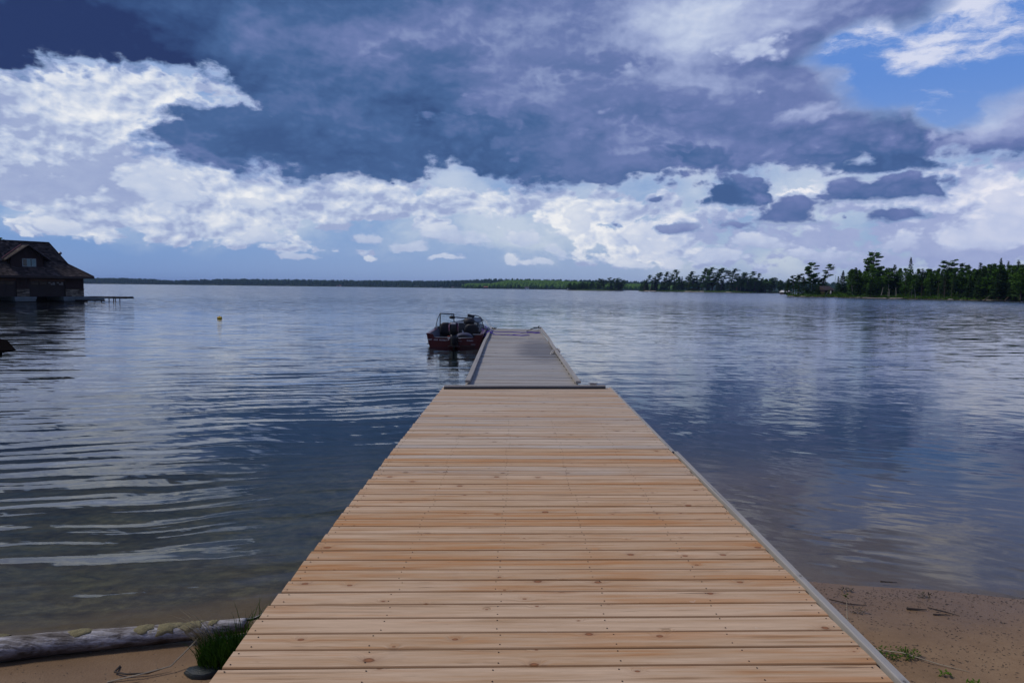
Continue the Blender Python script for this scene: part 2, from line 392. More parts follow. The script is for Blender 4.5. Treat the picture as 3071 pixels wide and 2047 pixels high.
def timber(name, pale, mid, orange, dark, grey, greyness, knots=1.0, contrast=1.0, stain=0.0, axis='X'):
    """sawn softwood: grain runs along the object's x axis"""
    m, nt, out = material(name)
    rnd = objinfo(nt)
    x, y, z = nt.sep(coords(nt))
    if axis == 'Y': x, y = y, x
    if axis == 'Z': x, z = z, x
    ox = rnd * 37.0
    # knots: sparse cells, the grain bends round them
    kw = nt.noise(nt.xyz((x + ox) * 20.0, y * 30.0, 0.0), 1.0, 2, 0.5) - 0.5
    kv = nt.xyz((x + ox) * 2.9 + kw * 0.035, (y + rnd * 40.0) * 4.4 + kw * 0.03, 0.0)
    vn = nt.voro(kv, 1.0, 0.9, '2D')
    kd = E(nt, vn.outputs['Distance'])
    kc = nt.sep(vn.outputs['Color'])
    has = nt.m('GREATER_THAN', kc[0], 1.0 - 0.62 * knots)
    size = kc[1] * kc[1] * 0.060 + 0.020
    near = nt.lin(kd, size * 0.8, size * 5.0 + 0.03, 1.0, 0.0) * has
    bend = near * near * 0.55
    gy = y + bend * 0.10
    g1 = nt.noise(nt.xyz((x + ox) * 1.1, gy * 42.0, z * 30.0 + rnd * 50), 1.0, 5, 0.6, dist=0.25)
    g2 = nt.noise(nt.xyz((x + ox) * 7.0, gy * 240.0, z * 90.0), 1.0, 2, 0.5)
    broad = nt.noise(nt.xyz((x + ox) * 0.9, y * 9.0 + rnd * 11, 0.0), 1.0, 4, 0.55)
    blot = nt.noise(nt.xyz((x + ox) * 2.2, y * 22.0, 4.0), 1.0, 4, 0.6)
    tone = nt.lin(broad * 0.45 + g1 * 0.38 + blot * 0.17 + (rnd - 0.5) * 0.13, 0.36, 0.66)
    c = nt.ramp(tone, [(0.0, orange), (0.38, mid), (0.72, pale), (1.0, tuple(min(1, v * 1.12) for v in pale))])
    # orange heartwood streaks and weathered grey
    heart = nt.ss(nt.noise(nt.xyz((x + ox) * 0.8 + 30, y * 14.0, 0), 1.0, 5, 0.6) + (nt.m('FRACT', rnd * 17.3) - 0.5) * 0.16, 0.54, 0.74)
    c = nt.mix(heart * 0.62, c, orange)
    gr = nt.ss(nt.noise(nt.xyz((x + ox) * 0.7, y * 6.0, 8), 1.0, 4, 0.6) + (nt.m('FRACT', rnd * 7.7) - 0.5) * 0.5 + (greyness - 0.5) * 1.1, 0.35, 0.75)
    c = nt.mix(gr * 0.8, c, nt.mix(g1, tuple(v * 0.72 for v in grey), tuple(min(1, v * 1.2) for v in grey)))
    fib = nt.lin(g2, 0.25, 0.75, 1.0 - 0.10 * contrast, 1.0 + 0.08 * contrast)
    lines = nt.lin(nt.m('SMOOTH_MIN', g1, 0.42, 0.05), 0.22, 0.42, 1.0 - 0.38 * contrast, 1.0)
    k = fib * lines
    c = nt.mix(1.0, c, nt.xyz(k, k, k), blend='MULTIPLY')
    # knot heart, dark rim and feathered halo
    ring = nt.ss(kd, size * 1.15, size * 0.7) * has
    halo = near.pow(2.5) * nt.ss(g1, 0.42, 0.6)
    c = nt.mix(halo * 0.45, c, dark)
    c = nt.mix(ring * 0.85, c, nt.mix(nt.ss(kd, size * 0.2, size), tuple(v * 1.7 for v in dark), tuple(v * 0.75 for v in dark)))
    # long thin checks
    chk = nt.ss(nt.noise(nt.xyz((x + ox) * 2.2, y * 80.0, 20), 1.0, 2, 0.4), 0.715, 0.75)
    tear = nt.ss(nt.noise(nt.xyz((x + ox) * 16.0 + y * 40.0, y * 60.0 - x * 3.0, 12), 1.0, 2, 0.5), 0.66, 0.74) * nt.ss(blot, 0.5, 0.62)
    c = nt.mix(tear * 0.45, c, tuple(v * 1.3 for v in dark))
    c = nt.mix(chk * 0.75, c, tuple(v * 0.4 for v in dark))
    if stain > 0:
        px, py, pz = nt.sep(world_pos(nt))
        # damp grey-blue patch on the right half of the old dock, drifting along it
        s = nt.ss(1.0 - nt.m('SQRT', ((px - 0.72) / 0.75).pow(2.0) + ((py - 18.0) / 3.9).pow(2.0)) + (nt.noise(nt.xyz(px * 1.2, py * 4.0, 0), 1.0, 5, 0.65) - 0.5) * 1.6, -0.05, 0.6)
        c = nt.mix(s * stain, c, (0.075, 0.085, 0.11))
    wp = nt.sep(world_pos(nt))
    # scuffs, dirt and pale dust that run across several boards
    sc = nt.ss(nt.noise(nt.xyz(wp[0] * 2.6, wp[1] * 2.6, 3.0), 1.0, 6, 0.68), 0.60, 0.74)
    c = nt.mix(sc * 0.16, c, (.20, .15, .11))
    du = nt.ss(nt.noise(nt.xyz(wp[0] * 9.0, wp[1] * 9.0, 7.0), 1.0, 5, 0.7), 0.66, 0.74) * nt.ss(nt.noise(nt.xyz(wp[0], wp[1], 1.0), 1.2, 2, 0.5), .5, .62)
    c = nt.mix(du * 0.35, c, (.72, .68, .62))
    # darker eased edges along the joints
    ed_ = nt.ss(y.abs() + (g1 - .5) * .012, 0.0605, 0.0685)
    c = nt.mix(ed_ * 0.75, c, tuple(v * .42 for v in orange))
    b = principled(nt, out, c, 0.72, spec=0.25, bump=g1 * 0.6 + g2 * 0.3 - chk, bstr=0.35, bdist=0.004)
    return m

M = {}
M['new_wood'] = timber('new_wood', (.555, .390, .250), (.475, .305, .172), (.45, .205, .070), (.17, .062, .022), (.43, .365, .30), 0.20, contrast=1.5)
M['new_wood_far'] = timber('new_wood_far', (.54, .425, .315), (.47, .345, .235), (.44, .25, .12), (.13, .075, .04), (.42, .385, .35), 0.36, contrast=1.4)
M['old_wood'] = timber('old_wood', (.43, .39, .34), (.33, .30, .265), (.22, .185, .15), (.08, .07, .055), (.34, .335, .33), 0.62, knots=0.5, contrast=1.5, stain=0.6)
M['old_trim'] = timber('old_trim', (.36, .335, .30), (.27, .25, .225), (.20, .17, .14), (.08, .07, .06), (.32, .305, .285), 0.85, knots=0.4, contrast=1.0)
M['old_trim_y'] = timber('old_trim_y', (.36, .335, .30), (.27, .25, .225), (.20, .17, .14), (.08, .07, .06), (.32, .305, .285), 0.85, knots=0.4, axis='Y')
M['dark_timber'] = simple('dark_timber', (.035, .028, .022), 0.8, scale=12)
M['rust_metal'] = simple('rust_metal', (.05, .03, .022), 0.55, 0.6, scale=40)
M['black_plastic'] = simple('black_plastic', (.008, .008, .010), 0.4, scale=30, bump=0.05)

# ------------------------------------------------------------------ water
SHORE = [(-9, 2.6), (-6, 3.0), (-2.727, 3.52), (-2.2, 3.66), (-1.62, 3.86), (-.6, 4.15), (.8, 4.4), (1.965, 4.47), (2.69, 4.40), (3.32, 4.26), (5, 3.95), (9, 3.3), (20, 1.6)]
def shore_y(x): return interp(x, SHORE)
def ground_z(x, y):
    d = shore_y(x) - y + 0.05 * noise.noise((x * 1.3, y * 1.3, 2.0))
    r = 0.012 * noise.noise((x * 2.2, y * 2.2, 0.0)) + 0.004 * noise.noise((x * 8, y * 8, 5.0))
    if d > 0:
        z = 0.055 * d + r * min(1, d * 4)
        if y < -1: z += (-1 - y) * 0.10
        return min(z, 6.0)
    d = -d
    z = -(0.055 * min(d, 3) + 0.085 * max(0, min(d - 3, 25)) + 0.02 * max(0, min(d - 28, 120)))
    return z + r * 1.5 * min(1, d * 2)
def graded(lo, hi, fine_lo, fine_hi, step, grow):
    xs = [fine_lo + i * step for i in range(int((fine_hi - fine_lo) / step) + 1)]
    s = step; x = xs[-1]
    while x < hi: s *= grow; x += s; xs.append(x)
    s = step; x = xs[0]
    while x > lo: s *= grow; x -= s; xs.insert(0, x)
    return xs
def sheet(name, xs, ys, fz, mat, kind='structure'):
    nx = len(xs); vs = [(x, y, fz(x, y)) for y in ys for x in xs]
    fs = [(j * nx + i, j * nx + i + 1, (j + 1) * nx + i + 1, (j + 1) * nx + i) for j in range(len(ys) - 1) for i in range(nx - 1)]
    me = bpy.data.meshes.new(name); me.from_pydata(vs, [], fs); me.materials.append(mat)
    me.polygons.foreach_set('use_smooth', [True] * len(fs))
    o = bpy.data.objects.new(name, me); col.objects.link(o); o['kind'] = kind
    return o

m, nt, out = material('sand')
pos = world_pos(nt); px, py, pz = nt.sep(pos)
n1 = nt.noise(pos, 1.6, 5, 0.6); n2 = nt.noise(pos, 90.0, 3, 0.7); n3 = nt.noise(pos, 14.0, 4, 0.6); n0 = nt.noise(nt.xyz(px * 1.3, py * 3.0, 0), 1.0, 7, 0.68)
sandc = nt.ramp(n1 * 0.5 + n2 * 0.3 + n3 * 0.2, [(0.3, (.155, .095, .046)), (0.5, (.225, .140, .074)), (0.72, (.30, .20, .11))])
wet = nt.ss(pz, 0.055, 0.012)
sandc = nt.mix(wet * 0.35, sandc, (.095, .062, .040))
speck = nt.ss(nt.noise(pos, 38.0, 2, 0.5), 0.70, 0.74) * nt.ss(n3, 0.42, 0.6)
sandc = nt.mix(speck * 0.8, sandc, (.028, .02, .016))
# under water: sand gives way to silt, weed and stones
mud = nt.ramp(n0 * 0.6 + n3 * 0.4, [(0.34, (.012, .018, .014)), (0.47, (.05, .050, .030)), (0.58, (.115, .100, .055)), (0.70, (.20, .175, .095))])
side = nt.ss(px, 0.5, -0.8)
mudf = nt.ss(pz * -1.0 + (n0 - 0.5) * 0.22, nt.lin(side, 0, 1, 0.12, 0.0), nt.lin(side, 0, 1, 0.45, 0.12))
shal = nt.ss(pz, -0.004, -0.03)
# drifts of yellowish silt and dark scraps over the shallow sand
silt = nt.ramp(nt.noise(nt.xyz(px * 5.0, py * 9.0, 6.0), 1.0, 9, 0.78), [(0.36, (.032, .030, .026)), (0.5, (.095, .078, .050)), (0.66, (.24, .20, .115))])
sandc = nt.mix(shal * nt.lin(side, 0, 1, 0.28, 0.8), sandc, silt)
c = nt.mix(mudf * 0.93, sandc, mud)
deep = nt.ss(pz * -1.0, 0.10, 0.60)  # dark silt with depth, also standing in for light absorbed by the water
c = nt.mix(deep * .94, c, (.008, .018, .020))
weed = nt.ss(nt.noise(nt.xyz(px * 2.6, py * 5.0, 3.0), 1.0, 4, 0.65), 0.60, 0.68) * nt.ss(pz * -1.0, 0.0, 0.05)
c = nt.mix(weed * 0.7, c, (.014, .016, .022))
principled(nt, out, c, nt.mix(wet, (.9, .9, .9, 1), (.5, .5, .5, 1)), spec=0.3, bump=n2 * 0.5 + n3 * 0.8, bstr=0.5, bdist=0.01)
M['sand'] = m

m, nt, out = material('lake_water')
pos = world_pos(nt); px, py, pz = nt.sep(pos)
dist = nt.v('LENGTH', pos)
warpc = nt.sep(nt.noise(pos, 0.35, 2, 0.5, colour=True))
wxp, wyp = px + (warpc[0] - 0.5) * 1.6, py + (warpc[1] - 0.5) * 1.0
def train(angle, length, along, detail, seed, dim='3D'):
    """signed slope of a wave train whose crests run at `angle` to the x axis"""
    ca, sa = math.cos(R(angle)), math.sin(R(angle))
    u = wxp * ca + wyp * sa; v = wyp * ca - wxp * sa
    return nt.noise(nt.xyz(u / along, v / length, seed), 1.0, detail, 0.45) - 0.5, (-sa, ca)
calm_near = nt.ss(dist, 4.0, 12.0)
left = nt.ss(px, 0.6, -1.2)
gust = nt.noise(nt.xyz(px * 0.012, py * 0.03, 1.0), 1.0, 4, 0.55)
farw = nt.ss(dist + (gust - 0.5) * 60.0, 38.0, 95.0)
patch = nt.noise(nt.xyz(px * 0.16, py * 0.30, 4.0), 1.0, 3, 0.5)
sx, sy = None, None
def addw(amp, tr):
    global sx, sy
    (s, (ax, ay)) = tr
    a = s * amp * ax; b = s * amp * ay
    sx = a if sx is None else sx + a; sy = b if sy is None else sy + b
near_amp = nt.lin(left, 0, 1, 0.08, 0.46) * nt.lin(patch, 0.35, 0.65, 0.4, 1.1) * nt.lin(dist, 10, 26, 1.0, 0.75)
addw(near_amp, train(15, 0.21, 2.4, 3, 1.0))
addw(nt.lin(dist, 8, 30, 0.05, 0.30) * nt.lin(patch, 0.3, 0.7, 1.15, 0.5), train(2, 0.34, 2.4, 3, 2.0))
addw(nt.lin(dist, 2, 20, 0.08, 0.15), train(-28, 0.10, 0.5, 4, 3.0))
addw(nt.lin(farw, 0, 1, 0.0, 1.1), train(6, 0.9, 2.6, 3, 4.0))
addw(nt.lin(farw, 0, 1, 0.03, 0.55), train(-20, 0.30, 0.6, 3, 5.0))
nrm = nt.v('NORMALIZE', nt.xyz(sx * -1.0, sy * -1.0, 1.0))
fres = nt.new('ShaderNodeFresnel'); fres.inputs['IOR'].default_value = 1.333; nt.put(fres.inputs['Normal'], nrm)
gl = nt.new('ShaderNodeBsdfGlossy'); nt.put(gl.inputs['Color'], (0.97, 0.98, 1.0, 1)); nt.put(gl.inputs['Roughness'], nt.lin(dist, 10, 150, 0.0, 0.16)); nt.put(gl.inputs['Normal'], nrm)
tr = nt.new('ShaderNodeBsdfTransparent'); tr.inputs['Color'].default_value = (0.86, 0.93, 0.90, 1)
mxs = nt.new('ShaderNodeMixShader')
nt.put(mxs.inputs[0], fres.outputs[0]); nt.l.new(tr.outputs[0], mxs.inputs[1]); nt.l.new(gl.outputs[0], mxs.inputs[2]); nt.l.new(mxs.outputs[0], out.inputs[0])
M['water'] = m

ground = sheet('sandy_ground', graded(-9000, 9000, -5.5, 6.5, 0.06, 1.13), graded(-400, 9000, 0.2, 7.0, 0.06, 1.10), ground_z, M['sand'])
lake = MB().add([(-9000, 1.0, 0), (9000, 1.0, 0), (9000, 9000, 0), (-9000, 9000, 0)], [(0, 1, 2, 3)]).build('lake_water', M['water'], kind='structure')

# ------------------------------------------------------------------ the new plank ramp
RS = -0.0062                                   # the ramp falls a little towards the lake
def ramp_z(y): return 0.38 + RS * y
RXL, RXR = (-1.215, -1.139), (1.60, 1.665)     # left and right edge at y = 2.7 and y = 11.45
def ramp_edges(y): t = (y - 2.7) / 8.75; return lerp(RXL[0], RXL[1], t), lerp(RXR[0], RXR[1], t)
def plank_mesh(name, L, w, th, mat, ch=0.006, seed=0):
    """board along x with eased top edges, 12-sided section ends uneven by a hair"""
    rr = random.Random(seed)
    sec = [(-w/2, -th), (-w/2, -ch), (-w/2 + ch, 0), (0, 0.0012), (w/2 - ch, 0), (w/2, -ch), (w/2, -th)]
    mb = MB(); rings = []
    xs = [-L/2, -L/6, L/6, L/2]
    for x in xs:
        dz = rr.uniform(-.0018, .0018); dy = rr.uniform(-.0012, .0012) if abs(x) < L/2.1 else 0
        rings.append([(x, y + dy, z + (dz if z > -th * .9 else 0)) for y, z in sec])
    mb.ring_loft(rings)
    return mb.mesh(name, mat)
dock = thing('plank_ramp', 'new pale orange wooden plank ramp running from the beach out to the old grey dock', 'dock')
SKEW = R(2.0)
y = 0.25; i = 0
pitch, pw = 0.1450, 0.1388
variants = {}
while True:
    yc = y + i * pitch
    if yc > 11.33: break
    xl, xr = ramp_edges(yc)
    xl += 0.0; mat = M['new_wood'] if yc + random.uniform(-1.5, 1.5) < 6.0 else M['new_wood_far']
    key = (i % 7, mat.name)
    if key not in variants: variants[key] = plank_mesh('plank', 2.795, pw, 0.036, mat, seed=i)
    o = place('plank', variants[key], dock, (0.5 * (xl + xr) + random.uniform(-.006, .006) - 0.004, yc, ramp_z(yc) + random.uniform(-.001, .0012)),
              (math.atan(RS), 0, SKEW + random.uniform(-.0012, .0012)))
    i += 1
NP = i
# screws: two per board over each joist
mb = MB()
for i in range(NP):
    yc = y + i * pitch
    if yc > 8.5: break
    xl, xr = ramp_edges(yc)
    for fx in (0.018, 0.215, 0.41, 0.60, 0.80, 0.982):
        xx = lerp(xl, xr, fx) + random.uniform(-.022, .022)
        for sgn in (-1, 1):
            yy = yc + sgn * 0.043 + random.uniform(-.006, .006) + math.tan(SKEW) * (xx - (xl + xr) / 2)
            mb.lathe([(0.0036, 0), (0.0030, 0.0016)], (xx, yy, ramp_z(yy) + 0.0012), 7)
mb.build('screws', M['rust_metal'], dock, kind='stuff')
# edge boards on the right (two lengths, the near one thicker and standing proud), rim joists and bearers
def beam(p0, p1, w, h, name, mat, parent, axis='Y', twist=0.0, seg=1, wob=0.0, seed=1):
    p0, p1 = Vector(p0), Vector(p1); d = p1 - p0; L = d.length
    rr = random.Random(seed); c = 0.004
    sec = [(-w/2, -h), (-w/2, -c), (-w/2 + c, 0), (w/2 - c, 0), (w/2, -c), (w/2, -h)]
    rings = [[(a + rr.uniform(-wob, wob) * 0 + ox, -L/2 + L * k / seg, b + oz) for a, b in sec] for k in range(seg + 1) for ox, oz in [(rr.uniform(-wob, wob) if 0 < k < seg else 0, rr.uniform(-wob, wob) * .4)]]
    o = MB().ring_loft(rings).build(name, mat, parent)
    o.location = (p0 + p1) / 2
    o.rotation_euler = (math.asin(d.z / L), twist, math.atan2(-d.x, d.y))
    return o
def rx(y): return ramp_edges(y)[1]
beam((rx(0.2) + .030, 0.2, ramp_z(.2) + .010), (rx(6.75) + .030, 6.75, ramp_z(6.75) + .010), .038, .14, 'edge_board', M['old_trim_y'], dock, seg=8, wob=.003)
beam((rx(6.78) + .012, 6.78, ramp_z(6.78) + .002), (rx(11.4) + .012, 11.47, ramp_z(11.4) + .002), .034, .14, 'edge_board', M['old_trim_y'], dock, seg=6, wob=.002, seed=4)
for fx in (0.012, 0.3, 0.6, 0.985):
    a = ramp_edges(.4); b = ramp_edges(11.3)
    xa = lerp(*a, fx); xb = lerp(*b, fx)
    s = -1 if fx > .9 else 1
    beam((xa + .02 * s, .4, ramp_z(.4) - .0375), (xb + .02 * s, 11.3, ramp_z(11.3) - .0375), .04, .18, 'joist', M['dark_timber'], dock)
for yy in (4.6, 7.4, 10.2):
    xl, xr = ramp_edges(yy)
    for xx in (xl + .12, xr - .12):
        MB().tube([(xx, yy, ground_z(xx, yy) - .3), (xx, yy, ramp_z(yy) - .22)], .05, 10).build('post', M['dark_timber'], dock)
# small steel bracket on the left edge with its ring
b = MB().tube([(-1.165, 8.75, .24), (-1.205, 8.78, .285), (-1.195, 8.86, .31), (-1.15, 8.88, .29)], .008, 6)
b.build('bracket', simple('galvanised', (.30, .31, .32), .4, .8), dock)

# ------------------------------------------------------------------ the old grey floating dock
old = thing('grey_dock', 'weathered grey plank dock floating beyond the new ramp with raised curb rails', 'dock')
GL = [(11.19, -.74), (26.95, -.80)]; GR = [(11.19, 1.13), (26.95, 1.12)]
gp = 0.1445; i = 0; gv = {}
while True:
    yc = 11.33 + i * gp
    if yc > 26.95: break
    k = i % 6
    if k not in gv: gv[k] = plank_mesh('plank', 1.86, .1375, .036, M['old_wood'], seed=100 + i, ch=.009)
    o = place('plank', gv[k], old, (lerp(GL[0][1] + GR[0][1], GL[1][1] + GR[1][1], (yc - 11) / 16) / 2 + random.uniform(-.008, .008), yc, .35 + random.uniform(-.006, .006)), (0, random.uniform(-.002, .002), SKEW * .9 + random.uniform(-.002, .002)))
    i += 1
# curb rails on blocks
def curb(path, w, h, seed):
    for j, (a, b) in enumerate(zip(path, path[1:])):
        a = Vector(a); b = Vector(b); d = (b - a).normalized() * .012
        beam(a + d, b - d, w, h, 'curb_rail', M['old_trim_y'], old, seg=3, wob=.004, seed=seed + j, twist=random.uniform(-.05, .05))
        n = max(2, int((b - a).length / 0.55))
        for k in range(n):
            p = a.lerp(b, (k + .5) / n)
            MB().box((p.x, p.y, .351 + (p.z - h - .351) / 2), (w * .8, .10, p.z - h - .352)).build('spacer_block', M['dark_timber'], old)
zt = .35 + .038 + .04
curb([(-.73, 11.25, zt), (-.755, 15.0, zt), (-.80, 20.4, zt), (-.79, 21.6, zt + .01), (-.815, 26.3, zt)], .085, .042, 20)
curb([(1.115, 11.3, zt), (1.105, 15.6, zt + .012), (1.10, 18.0, zt + .014), (1.15, 21.5, zt), (1.13, 27.2, zt + .004)], .085, .042, 40)
# cross timber at the joint, sides and end of the float
beam((-1.10, 11.06, .366), (1.56, 11.30, .366), .105, .07, 'cross_timber', M['old_trim_y'], old, seg=5, wob=.003)
beam((-1.10, 10.995, .338), (1.56, 11.235, .338), .016, .03, 'joint_dark_strip', M['black_plastic'], old, seg=2)  # thin black strip added as the dark face under the cross timber
for xx in (-.775, 1.10):
    beam((xx, 11.4, .312), (xx, 26.95, .312), .045, .19, 'side_board', M['old_trim_y'], old)
MB().box((.16, 27.05, .25), (1.86, .04, .19)).build('end_board', M['old_trim'], old)
for k in range(5):
    yy = 12.6 + k * 3.2
    for xx in (-.35, .68):
        MB().tube([(xx, yy - .9, .02), (xx, yy - .86, .02), (xx, yy + .86, .02), (xx, yy + .9, .02)], [.16, .2, .2, .16], 12).build('float_drum', M['black_plastic'], old, smooth=True)
M['steel'] = simple('steel', (.25, .25, .27), .4, .7, scale=30)
M['anchor_dark'] = simple('anchor_dark', (.05, .05, .055), .5, .5, scale=30)

def rope(name, pts, r, mat, label, group=None, sub=6):
    P = [Vector(p) for p in pts]; out_ = []
    for i in range(len(P) - 1):
        p0, p1, p2, p3 = P[max(i - 1, 0)], P[i], P[i + 1], P[min(i + 2, len(P) - 1)]
        for k in range(sub):
            t = k / sub
            out_.append(0.5 * ((2 * p1) + (p2 - p0) * t + (2 * p0 - 5 * p1 + 4 * p2 - p3) * t * t + (3 * p1 - p0 - 3 * p2 + p3) * t ** 3))
    out_.append(P[-1])
    o = MB().tube(out_, r, 6).build(name, mat, smooth='all')
    return tag(o, label, 'rope', group)
M['purple_rope'] = simple('purple_rope', (.09, .045, .36), .8, scale=60, bump=.4)
M['white_rope'] = simple('white_rope', (.45, .42, .38), .8, scale=60, bump=.4)
dz = .351
rr = random.Random(5)
def squiggle(x0, x1, y, n, amp, r):
    return [(lerp(x0, x1, k / n) + rr.uniform(-.04, .04), y + amp * rr.uniform(-1, 1), dz + r + rr.uniform(0, .012)) for k in range(n + 1)]
rope('mooring_rope', [(-1.05, 23.9, .52), (-.93, 23.75, .40), (-.80, 23.6, .47), (-.62, 23.5, .37)] + squiggle(-.5, .55, 23.25, 11, .10, .012) + squiggle(.52, .05, 23.1, 6, .12, .012), .013, M['purple_rope'], 'purple mooring rope lying in a tangle across the grey dock, nearer of the two')
rope('mooring_rope', [(-1.0, 25.2, .55), (-.84, 25.0, .46), (-.6, 24.9, .37), (0, 24.85, .37)] + squiggle(.1, .98, 24.7, 10, .12, .012) + squiggle(.95, .5, 24.55, 5, .1, .012), .013, M['purple_rope'], 'purple mooring rope lying across the grey dock, farther one by the end')
rope('mooring_rope', [(-1.02, 22.9, .44), (-.93, 22.95, .33), (-.86, 23.3, .42), (-.80, 23.7, .46), (-.70, 23.55, .42), (-.83, 23.3, .38)], .013, M['purple_rope'], 'purple rope knotted round the left curb rail beside the red boat')
rope('thin_line', squiggle(.25, 1.0, 21.9, 9, .06, .006), .007, M['white_rope'], 'thin white line lying loose on the grey dock in front of the purple ropes')
rope('rope_loop', [(1.0, 16.7, .36), (1.03, 16.9, .41), (1.09, 17.15, .45), (1.18, 17.2, .44), (1.2, 17.0, .38), (1.14, 16.95, .445), (1.05, 16.98, .44), (.98, 16.8, .40), (.95, 16.55, .36)], .014, M['white_rope'], 'frayed white rope looped round the right curb rail of the grey dock')
an = thing('small_anchor', 'small dark folding anchor lying at the far right corner of the grey dock', 'anchor', (.93, 26.3, .352))
MB().tube([(-.22, -.1, .05), (.05, .05, .10), (.12, .1, .16)], .018, 7).build('shank', M['anchor_dark'], an)
for a in range(4):
    t = a * math.pi / 2 + .4
    MB().tube([(.05, .05, .10), (.05 + .10 * math.cos(t), .05 + .10 * math.sin(t), .07), (.05 + .15 * math.cos(t), .05 + .15 * math.sin(t), .12)], [.016, .014, .02], 6).build('fluke', M['anchor_dark'], an)
rope('anchor_line', [(.75, 26.2, .37), (.6, 26.0, .36), (.55, 25.4, .36), (.8, 25.3, .36), (1.0, 25.45, .36)], .010, M['anchor_dark'], 'dark line trailing from the small anchor at the end of the grey dock')
cl = thing('dock_cleat', 'small dark cleat at the far left corner of the grey dock', 'cleat', (-.72, 26.75, .351))
MB().box((0, 0, .015), (.16, .05, .03)).box((0, 0, .045), (.24, .03, .025)).build('horn', M['anchor_dark'], cl)
cl2 = thing('dock_cleat', 'worn metal cleat on the right end of the cross timber at the dock joint', 'cleat', (1.36, 11.29, .373))
MB().box((0, 0, .008), (.10, .03, .014)).box((0, 0, .022), (.15, .02, .014)).build('horn', M['steel'], cl2)

# ------------------------------------------------------------------ the moored fishing boat
M['boat_red'] = simple('boat_red', (.075, .004, .009), .28, .15, var=.12, scale=4, bump=.02)
M['boat_black'] = simple('boat_black', (.010, .010, .013), .35, var=.1, bump=.03)
M['boat_grey'] = simple('boat_grey', (.16, .17, .20), .7, scale=20)
M['boat_carpet'] = simple('boat_carpet', (.10, .11, .14), .95, scale=60, bump=.5)
M['seat_black'] = simple('seat_black', (.012, .012, .017), .55, scale=25)
M['seat_navy'] = simple('seat_navy', (.05, .055, .10), .6, scale=25)
M['alu'] = simple('alu', (.42, .43, .46), .35, .8, scale=30, bump=.03)
M['cowl_maroon'] = simple('cowl_maroon', (.07, .008, .03), .18, .3, scale=3, bump=.02)
M['decal_white'] = simple('decal_white', (.62, .62, .66), .5, var=.05)
M['pad_white'] = simple('pad_white', (.45, .47, .50), .5, var=.1)
M['fender_navy'] = simple('fender_navy', (.012, .014, .05), .5)
m, nt, out = material('boat_glass')
g = nt.new('ShaderNodeBsdfGlossy'); g.inputs['Roughness'].default_value = .02
t = nt.new('ShaderNodeBsdfTransparent'); t.inputs['Color'].default_value = (.84, .90, .93, 1)
f = nt.new('ShaderNodeFresnel'); f.inputs['IOR'].default_value = 1.5
x = nt.new('ShaderNodeMixShader'); nt.put(x.inputs[0], f.outputs[0]); nt.l.new(t.outputs[0], x.inputs[1]); nt.l.new(g.outputs[0], x.inputs[2]); nt.l.new(x.outputs[0], out.inputs[0])
M['boat_glass'] = m

boat = thing('fishing_boat', 'dark red open fishing boat with outboard motor moored left of the grey dock', 'boat', (-1.895, 22.45, 0), R(-1.0))
ST = [0, .5, 1.5, 2.5, 3.5, 4.3, 4.9, 5.25]
HG = [.925, .935, .935, .89, .74, .52, .27, .04]       # gunwale half width
HC = [.80, .81, .79, .70, .50, .28, .09, .01]          # chine half width
ZG = [.435, .44, .46, .50, .55, .60, .64, .66]
ZC = [-.06, -.06, -.03, .06, .12, .20, .30, .45]
ZK = [-.16, -.17, -.18, -.17, -.12, -.02, .14, .40]
rings = []
for y_, a, c_, zg, zc, zk in zip(ST, HG, HC, ZG, ZC, ZK):
    mid = lerp(c_, a, .55) + .015
    rings.append([(-a, y_, zg), (-mid, y_, lerp(zc, zg, .5)), (-c_, y_, zc), (0, y_, zk), (c_, y_, zc), (mid, y_, lerp(zc, zg, .5)), (a, y_, zg)])
hull = MB().ring_loft(rings, caps=False, closed=False).build('hull', M['boat_red'], boat, smooth=True)
sol = hull.modifiers.new('thickness', 'SOLIDIFY'); sol.thickness = .02; sol.offset = -1
# gunwale cap, inner side decks, floor
mb = MB()
for s in (-1, 1):
    mb.ring_loft([[(s * (a + .012), y_, zg - .02), (s * (a + .012), y_, zg + .012), (s * max(a - .10, .0), y_, zg + .012), (s * max(a - .10, 0), y_, zg - .02)] for y_, a, zg in zip(ST, HG, ZG)])
mb.build('gunwale', M['boat_red'], boat)
mb = MB()
for s in (-1, 1):
    mb.ring_loft([[(s * (a - .10), y_, zg - .021), (s * (a - .12), y_, .10), (s * (a - .14), y_, .10), (s * (a - .115), y_, zg - .021)] for y_, a, zg in list(zip(ST, HG, ZG))[:6]])
mb.build('side_lining', M['boat_grey'], boat)
MB().ring_loft([[(-c_ + .02, y_, .09), (c_ - .02, y_, .09), (c_ - .02, y_, .115), (-c_ + .02, y_, .115)] for y_, c_ in zip(ST[:6], HG)]).build('deck_floor', M['boat_carpet'], boat)
MB().box((0, .30, .20), (1.64, .42, .18)).build('rear_deck', M['boat_grey'], boat)
MB().box((0, 3.9, .30), (.95, 1.2, .30), top=(.8, 1)).build('bow_deck', M['boat_carpet'], boat)
